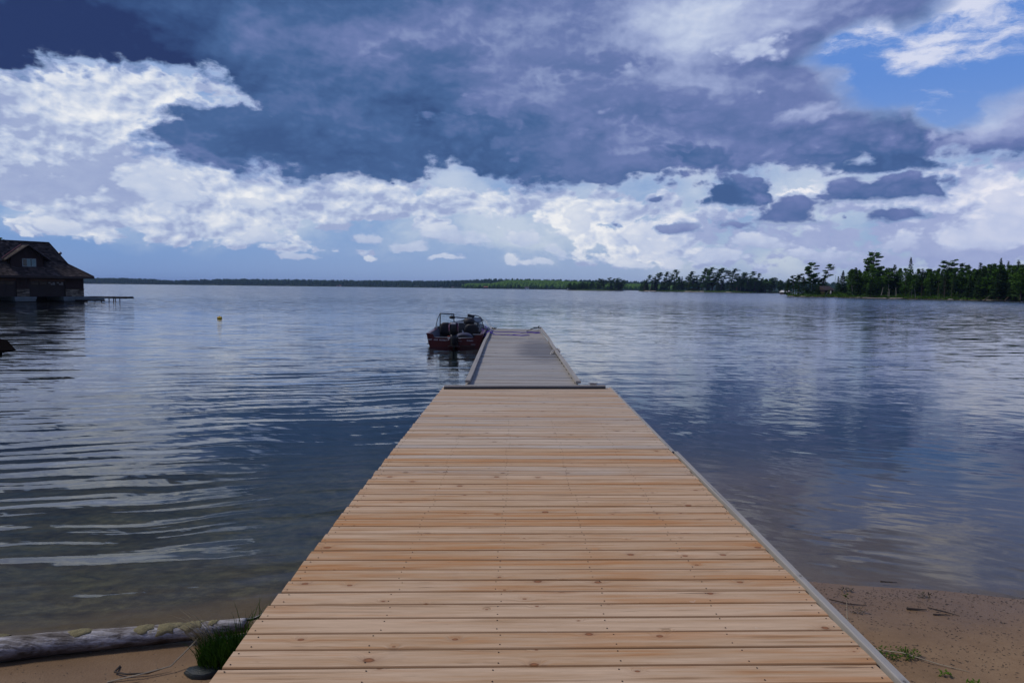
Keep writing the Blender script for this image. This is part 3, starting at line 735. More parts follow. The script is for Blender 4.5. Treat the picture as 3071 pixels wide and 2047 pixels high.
# transom with its low middle and motor notch
T = [(-.80, -.06), (-.925, .435), (-.735, .435), (-.70, .41), (-.67, .325), (-.64, .312), (-.24, .312), (-.22, .27), (.20, .27), (.22, .30), (.58, .312), (.63, .325), (.66, .35), (.69, .405), (.72, .42), (.925, .42), (.80, -.06), (0, -.16)]
MB().prism(T, .045, (0, -.03, 0)).build('transom', M['boat_red'], boat)
MB().box((-.44, -.008, .317), (.40, .05, .010)).box((.42, -.008, .317), (.34, .05, .010)).build('transom_trim', M['alu'], boat)
MB().box((.75, .02, .427), (.30, .10, .012)).build('corner_cap', M['alu'], boat)
for s, xx, zz in ((1, -.27, .225), (1, .18, .20), (1, .62, .10)):
    MB().tube([(xx - .07, -.042, zz), (xx - .06, -.06, zz), (xx + .06, -.06, zz), (xx + .07, -.042, zz)], .006, 5).build('transom_handle', M['alu'], boat)
MB().lathe([(.018, 0), (.018, .03)], (-.19, -.05, .235), 8).build('nav_light', M['decal_white'], boat)
MB().box((.45, -.045, .045), (.44, .04, .022)).build('trim_plate', M['boat_black'], boat)
def lettering(body, size, loc, parent, mat, name, rot=(R(90), 0, 0), sx=1.0, bold=.0):
    cu = bpy.data.curves.new(name, 'FONT'); cu.body = body; cu.size = size; cu.extrude = .001; cu.offset = bold; cu.space_character = 1.18
    o = bpy.data.objects.new(name, cu); col.objects.link(o)
    dg = bpy.context.evaluated_depsgraph_get(); me = bpy.data.meshes.new_from_object(o.evaluated_get(dg))
    bpy.data.objects.remove(o); me.materials.clear(); me.materials.append(mat)
    ob = place(name, me, parent, loc, rot); ob.scale = (sx, 1, 1)
    return ob
lettering('JUST  ONE  MORE !', .062, (-.875, -.033, .225), boat, M['decal_white'], 'boat_name', (R(90), R(2.0), 0), .97, .0014)
lettering('GUNZY', .058, (.405, -.033, .205), boat, M['decal_white'], 'home_port', (R(90), R(1.5), 0), .95, .0014)
# outboard motor
zs = [(.80, .09, .13), (.832, .135, .20), (.80, .16, .235), (.70, .172, .26), (.58, .168, .255), (.47, .15, .23), (.44, .12, .19)]
def ov(z, a, b, yc=-.22): return [(a * math.copysign(abs(math.cos(t)) ** .75, math.cos(t)), yc + b * math.copysign(abs(math.sin(t)) ** .8, math.sin(t)) * .75, z) for t in [2 * math.pi * k / 20 for k in range(20)]]
cw = MB().ring_loft([ov(.835, .08, .12), ov(.828, .125, .19), ov(.80, .152, .225), ov(.70, .168, .25), ov(.58, .165, .25), ov(.47, .15, .225), ov(.44, .12, .19)]).build('motor_cowling', M['boat_black'], boat, smooth='all')
# maroon flash panels and white decals on the cowling
for s in (-1, 1):
    MB().ring_loft([[(s * .10, -.40, .815), (s * .148, -.335, .81), (s * .150, -.33, .805), (s * .10, -.405, .805)], [(s * .115, -.415, .70), (s * .168, -.34, .69), (s * .172, -.335, .69), (s * .118, -.42, .70)], [(s * .12, -.412, .56), (s * .150, -.36, .54), (s * .153, -.355, .54), (s * .122, -.417, .56)]]).build('cowling_flash', M['cowl_maroon'], cw)
MB().box((0, -.395, .806), (.14, .006, .026), rx=R(-28)).build('cowling_badge', M['decal_white'], cw)
MB().box((0, -.408, .775), (.17, .006, .010), rx=R(-14)).build('cowling_badge', M['alu'], cw)
MB().ring_loft([ov(.44, .118, .17, -.23), ov(.30, .105, .15, -.23), ov(.16, .095, .14, -.22), ov(.07, .075, .12, -.22)]).build('motor_midsection', M['boat_black'], boat, smooth='all')
MB().box((0, -.08, .22), (.26, .10, .26)).build('clamp_bracket', M['boat_black'], boat)
MB().prism([(-.19, .045), (-.10, .085), (.10, .085), (.19, .045), (.10, .06), (-.10, .06)], .26, (0, -.40, 0)).build('cavitation_plate', M['boat_black'], boat)
MB().ring_loft([[(-.03, -.34, .05), (.03, -.34, .05), (.03, -.12, .05), (-.03, -.12, .05)], [(-.02, -.32, -.35), (.02, -.32, -.35), (.02, -.16, -.35), (-.02, -.16, -.35)]]).build('lower_unit', M['boat_black'], boat)
# seats: left and right captain's chairs, folded seat on the rear deck
def captain(x_, y_, w, h, z0, mat=M['seat_black']):
    b = MB().ring_loft([[(x_ + w * .5 * math.cos(t) * k, y_ + dy + .045 * math.sin(t), z) for t in [2 * math.pi * j / 14 for j in range(14)]] for k, dy, z in ((.80, 0, z0), (1.0, -.02, z0 + h * .25), (1.02, -.045, z0 + h * .6), (.86, -.06, z0 + h * .85), (.5, -.065, z0 + h))]).build('seat_back', mat, boat, smooth='all')
    s = MB().box((x_, y_ + .24, z0 - .02), (w * .95, .46, .10), top=(.92, .92)).build('seat', mat, boat)
    MB().tube([(x_, y_ + .24, .115), (x_, y_ + .24, z0 - .06)], .035, 8).build('seat_pedestal', M['alu'], s)
captain(-.46, 1.45, .40, .44, .30); captain(.44, 1.6, .50, .38, .30)
MB().ring_loft([[(.27 + .30 * k * math.cos(t), .42 + dy, .29 + .165 * k2 * max(0.0, math.sin(t))) for t in [math.pi * j / 12 for j in range(13)]] for k, k2, dy in ((.85, .85, -.06), (1, 1, 0), (.95, .95, .22))]).build('folded_seat', M['seat_navy'], boat, smooth='all')
MB().ring_loft([[(.25 + .20 * math.cos(t), .355, .292 + .09 * max(0.0, math.sin(t))) for t in [math.pi * j / 10 for j in range(11)]], [(.25 + .20 * math.cos(t), .345, .292 + .09 * max(0.0, math.sin(t))) for t in [math.pi * j / 10 for j in range(11)]]]).build('seat_hinge', M['seat_black'], boat)
MB().tube([(.20, .9, .115), (.20, .9, .42), (.17, .9, .5)], .02, 7).build('rod_post', M['alu'], boat)
# round-topped pedestal seat seen from the back, amidships
MB().lathe([(.03, -.06), (.17, -.05), (.20, .0), (.20, .09), (.16, .14), (.05, .155)], (.32, 1.95, .72), 16, sy=.7).build('pedestal_cushion', M['seat_black'], boat, smooth='all')
MB().lathe([(.15, 0), (.185, .02)], (.32, 1.95, .65), 16, sy=.7).build('cushion_rim', M['boat_grey'], boat)
MB().tube([(.32, 1.95, .115), (.32, 1.95, .65)], .03, 8).build('pedestal', M['alu'], boat)
# consoles
MB().box((-.57, 2.45, .38), (.48, .38, .52), top=(.9, .7)).build('console', M['boat_black'], boat)
MB().box((.60, 2.45, .38), (.48, .38, .50), top=(.9, .7)).build('console', M['boat_black'], boat)
MB().box((-.66, 2.235, .56), (.14, .01, .13)).build('glovebox_panel', M['pad_white'], boat)
p_ = MB().box((.70, 2.20, .50), (.28, .012, .24), rx=R(-6)).build('decal_panel', M['pad_white'], boat)
rr = random.Random(3)
for k in range(14):
    MB().box((.60 + (k % 4) * .065 + rr.uniform(-.01, .01), 2.186, .41 + (k // 4) * .058), (.052, .006, .022), ry=R(-28)).build('printed_mark', [M['boat_black'], M['fender_navy'], M['boat_red']][k % 3], p_)
w_ = MB()
w_.tube([(.45 + .17 * math.cos(t), 2.12 - .05 * math.sin(t), .62 + .15 * math.sin(t)) for t in [2 * math.pi * k / 20 for k in range(21)]], .014, 6, caps=False)
for t in (.5, 2.6, 4.7): w_.tube([(.45, 2.14, .62), (.45 + .17 * math.cos(t), 2.12 - .05 * math.sin(t), .62 + .15 * math.sin(t))], .012, 5)
w_.build('steering_wheel', M['seat_black'], boat)
# fish finder with its pale screen
ff = MB().box((.60, 2.28, .80), (.29, .06, .17), rx=R(-8)).build('fish_finder', M['boat_grey'], boat)
MB().box((.60, 2.245, .80), (.25, .004, .13), rx=R(-8)).build('screen', M['pad_white'], ff)
MB().tube([(.62, 2.3, .6), (.62, 2.3, .72)], .02, 6).build('bracket', M['seat_black'], ff)
# windshield: left half, right half
def frame(pts, r, name='windshield_frame'): return MB().tube(pts, r, 6).build(name, M['boat_black'], boat)
yl = 2.25
frame([(-.76, yl, .53), (-.755, yl, 1.015), (-.745, yl, 1.02), (-.27, yl + .02, 1.005), (-.265, yl + .02, 1.0), (-.25, yl + .02, .60)], .020)
frame([(-.90, yl - .35 + .3, .50), (-.885, yl - .05, .66), (-.84, yl - .02, .84), (-.76, yl, 1.015)], .013)
MB().add([(-.755, yl, .55), (-.26, yl + .02, .60), (-.27, yl + .02, 1.0), (-.75, yl, 1.01)], [(0, 1, 2, 3)]).build('windshield_pane', M['boat_glass'], boat)
MB().add([(-.90, yl - .05, .50), (-.76, yl, .53), (-.757, yl, 1.0), (-.84, yl - .02, .84), (-.885, yl - .05, .66)], [(0, 1, 2, 3, 4)]).build('windshield_pane', M['boat_glass'], boat)
frame([(.255, yl, .60), (.25, yl, .95), (.255, yl, .965), (.50, yl, .962), (.63, yl - .01, .945), (.72, yl - .02, .89), (.765, yl - .04, .80), (.80, yl - .07, .66), (.825, yl - .1, .52)], .015)
MB().add([(.255, yl, .60), (.82, yl - .1, .53), (.80, yl - .07, .66), (.765, yl - .04, .80), (.72, yl - .02, .89), (.63, yl - .01, .94), (.255, yl, .955)], [tuple(range(7))]).build('windshield_pane', M['boat_glass'], boat)
MB().box((-.78, yl - .03, .535), (.26, .10, .03)).build('windshield_base', M['boat_black'], boat)
MB().box((-.87, yl - .1, .49), (.14, .5, .10), top=(.7, .9)).build('side_deck', M['boat_grey'], boat)
# trolling motor stowed across the bow, its head to the left
tm = MB().lathe([(.02, -.12), (.055, -.09), (.065, 0), (.055, .08), (.03, .11)], (0, 0, 0), 12).build('trolling_motor', M['boat_black'], boat, smooth='all')
tm.location = (-.52, 4.2, .80); tm.rotation_euler = (0, R(90), 0)
s_ = MB().tube([(-.42, 4.2, .80), (.05, 4.22, .775), (.45, 4.25, .74), (.7, 4.25, .70)], .022, 7).build('trolling_motor_shaft', M['boat_black'], boat)
hd = MB().box((.22, 4.1, .86), (.26, .16, .12), top=(1.1, 1), ry=R(12)).build('motor_head', M['boat_black'], boat)
for q in (.17, .25): MB().lathe([(.020, 0), (.020, .01)], (q, 4.0, .80), 8).build('chrome_knob', M['alu'], hd)
MB().box((.10, 4.3, .62), (.34, .5, .28), top=(.7, .7)).build('bow_console', M['boat_black'], boat)
MB().box((0, 3.55, .52), (1.25, 1.5, .26), top=(.7, .9)).build('bow_dark_box', M['boat_black'], boat)  # black box added to darken the red bow behind the windshield
for s in (-1, 1):  # black strips laid over the red bow gunwale to darken it
    MB().ring_loft([[(s * (a + .014), y_, zg + .014), (s * (a + .014), y_, zg - .05), (s * (a - .16), y_, zg - .05), (s * (a - .16), y_, zg + .02)] for y_, a, zg in ((2.4, .895, .495), (3.5, .74, .55), (4.3, .52, .60), (4.9, .27, .64), (5.2, .17, .655))]).build('bow_dark_strip', M['boat_black'], boat)
# clutter in the cockpit: black bag, fuel tank, tackle tray
MB().box((-.20, 2.9, .30), (.5, .5, .38), top=(.8, .8)).build('storage_box', M['boat_black'], boat)
MB().box((-.36, .95, .16), (.34, .30, .09), rz=.3).build('tackle_tray', M['boat_grey'], boat)
MB().box((-.23, .72, .305), (.16, .07, .03), rz=.2).build('orange_float', simple('orange_float', (.35, .05, .02), .5), boat)
MB().box((-.08, 1.2, .24), (.36, .4, .26), top=(.85, .85)).build('battery_box', M['boat_black'], boat)
# fenders between the boat and the dock
for j, (fx_, fy_, fz_, ln) in enumerate(((.985, .75, .26, .30), (1.00, 1.5, .30, .32))):
    f_ = MB().lathe([(.02, -ln / 2 - .05), (.07, -ln / 2), (.085, -ln / 4), (.085, ln / 4), (.07, ln / 2), (.02, ln / 2 + .05)], (0, 0, 0), 12).build('boat_fender', M['fender_navy'], None, smooth='all')
    f_.location = (-1.895 + fx_ + .01, 22.45 + fy_, fz_); f_.rotation_euler = (0, R(-10), 0)
    tag(f_, ['navy blue fender hanging off the red boat nearer the stern', 'navy blue fender hanging off the red boat farther forward'][j], 'fender', 'fenders between boat and dock')
cv = MB().ring_loft([[(.78, y_, .52), (1.0, y_, .50), (1.06, y_, .40), (1.07, y_, .22), (.98, y_, .2), (.9, y_, .45)] for y_ in (1.9, 2.2, 2.6, 2.9)]).build('folded_cover', M['fender_navy'], boat, smooth=True)
rope('bow_line', [(-1.05, 27.2, .66), (-.95, 27.0, .5), (-.8, 26.8, .42), (-.7, 26.7, .38)], .01, M['white_rope'], 'pale bow line running from the red boat to the dock corner')

# yellow marker float
bu = thing('marker_buoy', 'small yellow marker float alone on the open water left of the boat', 'buoy', (-16.9, 39.4, 0))
ym = simple('yellow_plastic', (.62, .40, .03), .4)
MB().tube([(-.13, 0, .05), (-.10, 0, .05), (.10, 0, .05), (.13, 0, .05)], [.05, .085, .085, .05], 10).build('float', ym, bu, smooth=True)
MB().lathe([(.03, 0), (.03, .06)], (0, 0, .12), 8).build('cap', ym, bu)

# ------------------------------------------------------------------ the boathouse
HA = R(38.0)                                     # direction of the front wall, away from the camera
ew = Vector((-math.sin(HA), -math.cos(HA), 0))   # along the front, towards the viewer (left in the picture)
ed = Vector((-math.cos(HA), math.sin(HA), 0))    # into the building
HC0 = Vector((-46.55, 74.3, 0))                  # right front corner of the walls
bh = thing('boathouse', 'dark brown boathouse with steep shingled hip roof, dormer and stone piers on the left shore', 'boathouse', HC0, 0)
bh.rotation_euler = (0, 0, math.atan2(ew.y, ew.x))
# local frame: +x along the front (left in the picture), +y = outwards to the lake side... so into the building is -y here or +y
LY = Vector((-math.sin(math.atan2(ew.y, ew.x)), math.cos(math.atan2(ew.y, ew.x)), 0))
S = 1.0 if LY.dot(ed) > 0 else -1.0              # sign of "into the building" on the local y axis
def L(a, b, z): return (a, S * b, z)
def lbox(mb, a0, a1, b0, b1, z0, z1):
    c = ((a0 + a1) / 2, S * (b0 + b1) / 2, (z0 + z1) / 2)
    return mb.box(c, (a1 - a0, abs(b1 - b0), z1 - z0))
M['siding'] = simple('siding', (.026, .012, .011), .8, scale=4)
M['trim_dark'] = simple('trim_dark', (.030, .018, .016), .7, scale=6)
M['door_brown'] = simple('door_brown', (.016, .009, .008), .7, scale=6)
M['lintel'] = simple('lintel', (.085, .038, .020), .7, scale=6)
M['concrete'] = simple('concrete', (.16, .19, .20), .85, scale=3)
M['copper'] = simple('copper', (.36, .12, .085), .5, scale=6)
M['frame_white'] = simple('frame_white', (.30, .36, .38), .6)
M['curtain'] = simple('curtain', (.22, .33, .33), .8, scale=8)
M['dark_glass'] = simple('dark_glass', (.015, .022, .028), .08, bump=0)
M['pane_pale'] = simple('pane_pale', (.15, .17, .19), .1, bump=0)
def shingle_mat(name, cs):
    m, nt, out = material(name)
    r = objinfo(nt); n = nt.noise(coords(nt), 5.0, 4, .6)
    at = nt.new('ShaderNodeAttribute'); at.attribute_name = 'tone'
    c = nt.ramp(E(nt, at.outputs['Fac']) * .7 + n * .3, [(0.15, cs[0]), (.5, cs[1]), (.85, cs[2])])
    principled(nt, out, c, .85, spec=.2)
    return m
M['shingle'] = shingle_mat('shingle', [(.018, .013, .012), (.055, .043, .039), (.13, .10, .088)])
M['stone'] = shingle_mat('stone', [(.07, .055, .04), (.17, .14, .11), (.32, .28, .22)])

LEN = 17.0; OV = .75; DP = 6.24
PROF = [(0, 2.66), (1.83, 3.98), (3.12, 6.22)]
x0, x1 = -OV, LEN + OV
def hip_pt(a_end, d, z, corner):
    """point of the hip line at inset d; corner: 0 front right, 1 back right, 2 back left, 3 front left"""
    a = x0 + d if corner in (0, 1) else x1 - d
    b = -OV + d if corner in (0, 3) else -OV + DP - d
    return L(a, b, z)
mb = MB()
rings = [[hip_pt(0, d, z, k) for k in range(4)] for d, z in PROF]
mb.ring_loft(rings, caps=False)
n0 = len(mb.v)
mb.add([hip_pt(0, 0, 2.66, k) for k in range(4)], [(0, 1, 2, 3)])
roof = mb.build('roof', M['trim_dark'], bh)
def quad_shingles(p00, p10, p01, p11, rows, w, rr, vs, fs, tones, lift=.02, keep=None):
    """courses of shingles on the quad bottom-left, bottom-right, top-left, top-right"""
    p00, p10, p01, p11 = map(Vector, (p00, p10, p01, p11))
    nrm = (p10 - p00).cross(p01 - p00).normalized()
    if nrm.z < 0: nrm = -nrm
    for r in range(rows):
        t0, t1 = r / rows, min(1.0, (r + 1.15) / rows)
        a0, b0 = p00.lerp(p01, t0), p10.lerp(p11, t0); a1, b1 = p00.lerp(p01, t1), p10.lerp(p11, t1)
        Lr = (b0 - a0).length; u = -rr.uniform(0, w)
        while u < Lr:
            ww = w * rr.uniform(.6, 1.35); u0, u1 = max(0, u), min(Lr, u + ww * .94); u += ww
            if u1 - u0 < .02: continue
            f0, f1 = u0 / Lr, u1 / Lr
            q = [a0.lerp(b0, f0), a0.lerp(b0, f1), a1.lerp(b1, f1), a1.lerp(b1, f0)]
            if keep and not keep((q[0] + q[2]) / 2): continue
            h = lift * rr.uniform(.8, 1.6); e = rr.uniform(-.02, .02) * (q[3] - q[0]).normalized()
            top = [q[0] + nrm * h + e, q[1] + nrm * h + e, q[2] + nrm * .006, q[3] + nrm * .006]
            bot = [q[0] + nrm * .002, q[1] + nrm * .002]
            b = len(vs); vs += [tuple(v) for v in top + bot]
            fs += [(b, b + 1, b + 2, b + 3), (b + 4, b + 5, b + 1, b), (b + 4, b, b + 3), (b + 5, b + 2, b + 1)]
            tones += [min(1, max(0, rr.gauss(.45, .24)))] * 4
def toned(name, vs, fs, tones, mat, parent, kind=None):
    me = bpy.data.meshes.new(name); me.from_pydata(vs, [], fs); me.materials.append(mat)
    at = me.attributes.new('tone', 'FLOAT', 'FACE'); at.data.foreach_set('value', tones)
    return place(name, me, parent, kind=kind)
# dormer footprint, needed to keep the main shingles clear of it
DA0, DA1, DB = 3.55, 6.40, .55                 # along the front, and inset of its wall from the front wall line
rr = random.Random(11)
vs, fs, tn = [], [], []
def not_dormer(p): return not (DA0 < p.x < DA1 and S * p.y > DB - .02 and p.z < 5.0)
for (d0, z0), (d1, z1), rows in zip(PROF, PROF[1:], (13, 16)):
    quad_shingles(hip_pt(0, d0, z0, 0), hip_pt(0, d0, z0, 3), hip_pt(0, d1, z1, 0), hip_pt(0, d1, z1, 3), rows, .26, rr, vs, fs, tn, keep=not_dormer)
    quad_shingles(hip_pt(0, d0, z0, 1), hip_pt(0, d0, z0, 0), hip_pt(0, d1, z1, 1), hip_pt(0, d1, z1, 0), rows, .26, rr, vs, fs, tn)
toned('shingles', vs, fs, tn, M['shingle'], roof, 'stuff')
# ridge and hip caps, fascia
r0, r1 = hip_pt(0, 3.12, 6.26, 0), hip_pt(0, 3.12, 6.26, 3)
MB().tube([r0, r1], .07, 6).build('ridge_cap', M['trim_dark'], roof)
MB().tube([hip_pt(0, 0, 2.69, 0), hip_pt(0, 1.83, 4.01, 0), hip_pt(0, 3.12, 6.25, 0)], .06, 6).build('hip_cap', M['trim_dark'], roof)
lbox(MB(), x0 - .02, x1, -OV - .05, -OV - .003, 2.44, 2.68).build('fascia', M['trim_dark'], roof)
lbox(MB(), x0 - .05, x0 - .003, -OV, -OV + DP, 2.44, 2.68).build('fascia', M['trim_dark'], roof)
# roof vent
vt = MB().tube([L(x0 + 2.0, 2.6, 4.6), L(x0 + 2.0, 2.6, 5.05)], .05, 8).build('roof_vent', M['trim_dark'], roof)
MB().lathe([(.05, 0), (.16, .06), (.18, .16), (.10, .26), (.02, .30)], L(x0 + 2.0, 2.6, 5.05), 10).build('vent_cowl', M['steel'], vt)
# walls: piers between the big doors
piers = [(0, 1.78), (5.05, 6.16), (9.6, 10.8), (14.2, 15.4)]
doors = [(1.78, 5.05), (6.16, 9.6), (10.8, 14.2)]
for i, (a0, a1) in enumerate(piers):
    wll = lbox(MB(), a0, a1, 0, .25, 1.36, 2.62).build('wall', M['siding'], bh)
    k = 0
    while a0 + .2 + k * .3 < a1 - .05:        # battens
        lbox(MB(), a0 + .18 + k * .3, a0 + .22 + k * .3, -.02, -.002, 1.40, 2.5).build('batten', M['siding'], wll); k += 1
    core = lbox(MB(), a0 + .02, a1 - .02, .0, .25, .52, 1.30).build('stone_pier', M['trim_dark'], bh)
    lbox(MB(), a0 - .04, a1 + .04, -.10, .25, 1.302, 1.358).build('stone_cap', M['stone'], core)
    zz = .53; row = 0
    rr = random.Random(50 + i)
    while zz < 1.28:
        h = min(rr.uniform(.06, .13), 1.295 - zz); uu = a0
        while uu < a1 - .05:
            ww = min(rr.uniform(.16, .48), a1 - uu)
            if a1 - (uu + ww) < .08: ww = a1 - uu
            pr = rr.uniform(.03, .085)
            s_ = MB()
            s_.box(L(uu + ww / 2, -pr / 2, zz + h / 2), (ww - .015, pr, h - .012), rz=rr.uniform(-.03, .03))
            me = s_.mesh('stone', M['stone']); at = me.attributes.new('tone', 'FLOAT', 'FACE'); at.data.foreach_set('value', [min(1, max(0, rr.gauss(.5, .27)))] * len(me.polygons))
            place('stone', me, core); uu += ww
        zz += h; row += 1
# side and back walls
lbox(MB(), 0, .25, .26, DP - 1.5, .5, 2.62).build('wall', M['siding'], bh)
lbox(MB(), 0, LEN, DP - 1.5, DP - 1.25, .5, 2.62).build('wall', M['siding'], bh)
lbox(MB(), -.01, LEN, .02, .24, 2.36, 2.61).build('wall_beam', M['trim_dark'], bh)
for i, (a0, a1) in enumerate(doors):
    lbox(MB(), a0 + .03, a1 - .03, -.05, .019, 2.12, 2.34).build('lintel', M['lintel'], bh)
    dr = lbox(MB(), a0 + .01, a1 - .01, .08, .13, .52, 2.115).build('door', M['door_brown'], bh)
    for k in range(4):
        for q in range(4):
            w_ = (a1 - a0 - .2) / 4
            if k == 3:
                aa = a0 + .1 + q * w_
                fr = lbox(MB(), aa + .05, aa + w_ - .05, .06, .079, 1.72, 2.06).build('window', M['door_brown'], dr)
            else:
                lbox(MB(), a0 + .14 + q * w_, a0 + .06 + (q + 1) * w_, .066, .079, .58 + k * .37, .58 + k * .37 + .30).build('door_panel', M['door_brown'], dr)
    # little panes, 3 by 2 in each light
    for q in range(4):
        aa = a0 + .1 + q * w_
        for u_ in range(3):
            for v_ in range(2):
                pw_ = (w_ - .16) / 3
                lbox(MB(), aa + .07 + u_ * pw_, aa + .05 + (u_ + 1) * pw_, .052, .0595, 1.75 + v_ * .155, 1.75 + v_ * .155 + .13).build('pane', M['pane_pale'] if (i == 0 and q in (0, 1) and (u_ + v_) % 3 != 2) else M['dark_glass'], dr)
# cribs under the piers, with open slips of dark water between
for i, (a0, a1) in enumerate([(-.4, 2.15), (4.6, 6.5), (9.2, 11.2), (13.8, 15.8)]):
    c_ = lbox(MB(), a0, a1, -.55, DP - 1.0, .30, .50).build('crib_slab', M['concrete'], bh)
    lbox(MB(), a0 + .05, a1 - .05, -.50, DP - 1.1, .07, .285).build('crib_slab', M['concrete'], bh)
    lbox(MB(), a0 + .2, a1 - .2, -.35, DP - 1.2, -1.2, .068).build('crib', M['dark_timber'], bh)
lbox(MB(), 0.3, 17, DP - 1.9, DP - 1.6, -1, .5).build('back_sill', M['dark_timber'], bh)
# dormer
dz0, dze, dzp = 3.05, 4.70, 5.80
am = (DA0 + DA1) / 2
dm = MB().add([L(DA0, DB, dz0), L(DA1, DB, dz0), L(DA1, DB, dze), L(am, DB, dzp - .08), L(DA0, DB, dze),
          L(DA0, 2.3, dz0), L(DA1, 2.3, dz0), L(DA1, 2.3, dze), L(am, 2.6, dzp - .08), L(DA0, 2.3, dze)],
         [(0, 1, 2, 3, 4), (0, 5, 9, 4), (1, 6, 7, 2), (4, 9, 8, 3), (2, 7, 8, 3)]).build('dormer', M['siding'], bh)
for k in range(8):
    aa = DA0 + .18 + k * .35
    if aa < DA1 - .1:
        zt_ = dze - .05 + (1 - abs(aa - am) / (am - DA0)) * (dzp - dze) * .92
        if 3.95 < aa < 5.55: 
            lbox(MB(), aa, aa + .04, DB - .02, DB - .002, 4.68, zt_).build('batten', M['siding'], dm)
        else: lbox(MB(), aa, aa + .04, DB - .02, DB - .002, dz0 + .3, zt_).build('batten', M['siding'], dm)
ovd = .55; sl = (dzp - dze) / (am - DA0)
vs, fs, tn = [], [], []
for sgn in (-1, 1):
    ae = am + sgn * ((am - DA0) + ovd); ze = dzp - sl * ((am - DA0) + ovd)
    def roof_b(z): # where the main roof is as deep as height z
        return -OV + interp(z, [(2.66, 0), (3.98, 1.83), (6.22, 3.12)])
    q = [L(ae, DB - .55, ze), L(ae, roof_b(ze) + .1, ze), L(am, DB - .55, dzp), L(am, roof_b(dzp) + .1, dzp)]
    MB().add([Vector(v) for v in q] + [Vector(v) - Vector((0, 0, .09)) for v in q], [(0, 1, 3, 2), (4, 5, 7, 6), (0, 4, 6, 2), (0, 1, 5, 4), (1, 3, 7, 5)]).build('dormer_roof', M['trim_dark'], dm)
    quad_shingles(q[0], q[1], q[2], q[3], 10, .26, rr, vs, fs, tn)
    MB().tube([L(ae, DB - .58, ze - .02), L(am, DB - .58, dzp - .0)], .07, 4).build('rake_board', M['trim_dark'], dm)
    if sgn > 0:
        MB().tube([(q[1][0], q[1][1], q[1][2] + .12), (q[3][0], q[3][1], q[3][2] + .12)], .07, 5).build('valley_flashing', M['copper'], dm)
toned('dormer_shingles', vs, fs, tn, M['shingle'], dm, 'stuff')
wn = lbox(MB(), 4.20, 5.42, DB - .06, DB - .003, 3.60, 4.42).build('window', M['frame_white'], dm)
for k in range(3):
    a0 = 4.26 + k * .385
    lbox(MB(), a0, a0 + .335, DB - .075, DB - .0605, 3.66, 4.36).build('pane', M['curtain'] if k < 2 else M['dark_glass'], wn)
lbox(MB(), 4.615, 4.69, DB - .082, DB - .0755, 3.66, 4.36).build('pane', M['dark_glass'], wn)

# walkway beyond the boathouse
wk = thing('jetty', 'low narrow dark jetty on posts running out from the right end of the boathouse', 'jetty', (-47.0, 76.0, 0))
for k in range(21):
    MB().box((.0 + k * .22, .12 * math.sin(k) * .02, .50), (.20, 1.3, .045), rz=random.uniform(-.01, .01)).build('plank', M['dark_timber'] if k % 3 else M['old_trim'], wk)
MB().box((2.25, -.62, .39), (4.6, .06, .16)).box((2.25, .62, .39), (4.6, .06, .16)).build('rim_joist', M['dark_timber'], wk)
for k, xx in enumerate((.94, 2.5, 3.0)):
    for yy in (-.6, .6): MB().tube([(xx, yy, -1.0), (xx, yy, .31)], .05, 8).build('post', M['dark_timber'], wk)
lp = thing('landing_platform', 'low grey timber platform at the water beside the boathouse corner', 'platform', (-45.6, 73.2, 0))
for k in range(4):
    MB().box((.4, k * .4, .43), (3.2, .37, .05)).build('plank', M['concrete'], lp)
MB().box((.4, -.16, .30), (3.2, .08, .18)).build('rim_joist', M['concrete'], lp)
MB().box((.0, .2, .12), (3.4, .5, .14)).build('bumper_log', M['dark_timber'], lp)

# dark timber ramp at the left edge of the picture
dr_ = thing('tilted_raft', 'dark weathered tilted raft corner jutting into the water at the left picture edge', 'raft', (-14.6, 18.6, 0))
M['raft_black'] = simple('raft_black', (.007, .006, .006), 1.0, spec=0.0)
MB().ring_loft([[(-1.2, -.5, .40), (.55, -.15, .02), (.62, .25, .03), (.0, .9, .20), (-1.2, 1.1, .45)], [(-1.2, -.5, .50), (.62, -.15, .10), (.85, .25, .09), (.1, .95, .30), (-1.2, 1.1, .56)]]).build('top_slab', M['raft_black'], dr_)
MB().ring_loft([[(-1.2, -.75, -.1), (.3, -.40, -.1), (.5, .1, -.1), (-1.2, .2, -.1)], [(-1.2, -.7, .34), (.2, -.38, .06), (.45, .1, .03), (-1.2, .2, .36)]]).build('side_slab', simple('grey_brown', (.022, .020, .018), .85), dr_)
MB().box((.62, -.42, .04), (.5, .22, .10), rz=.3).build('beam_end', M['raft_black'], dr_)

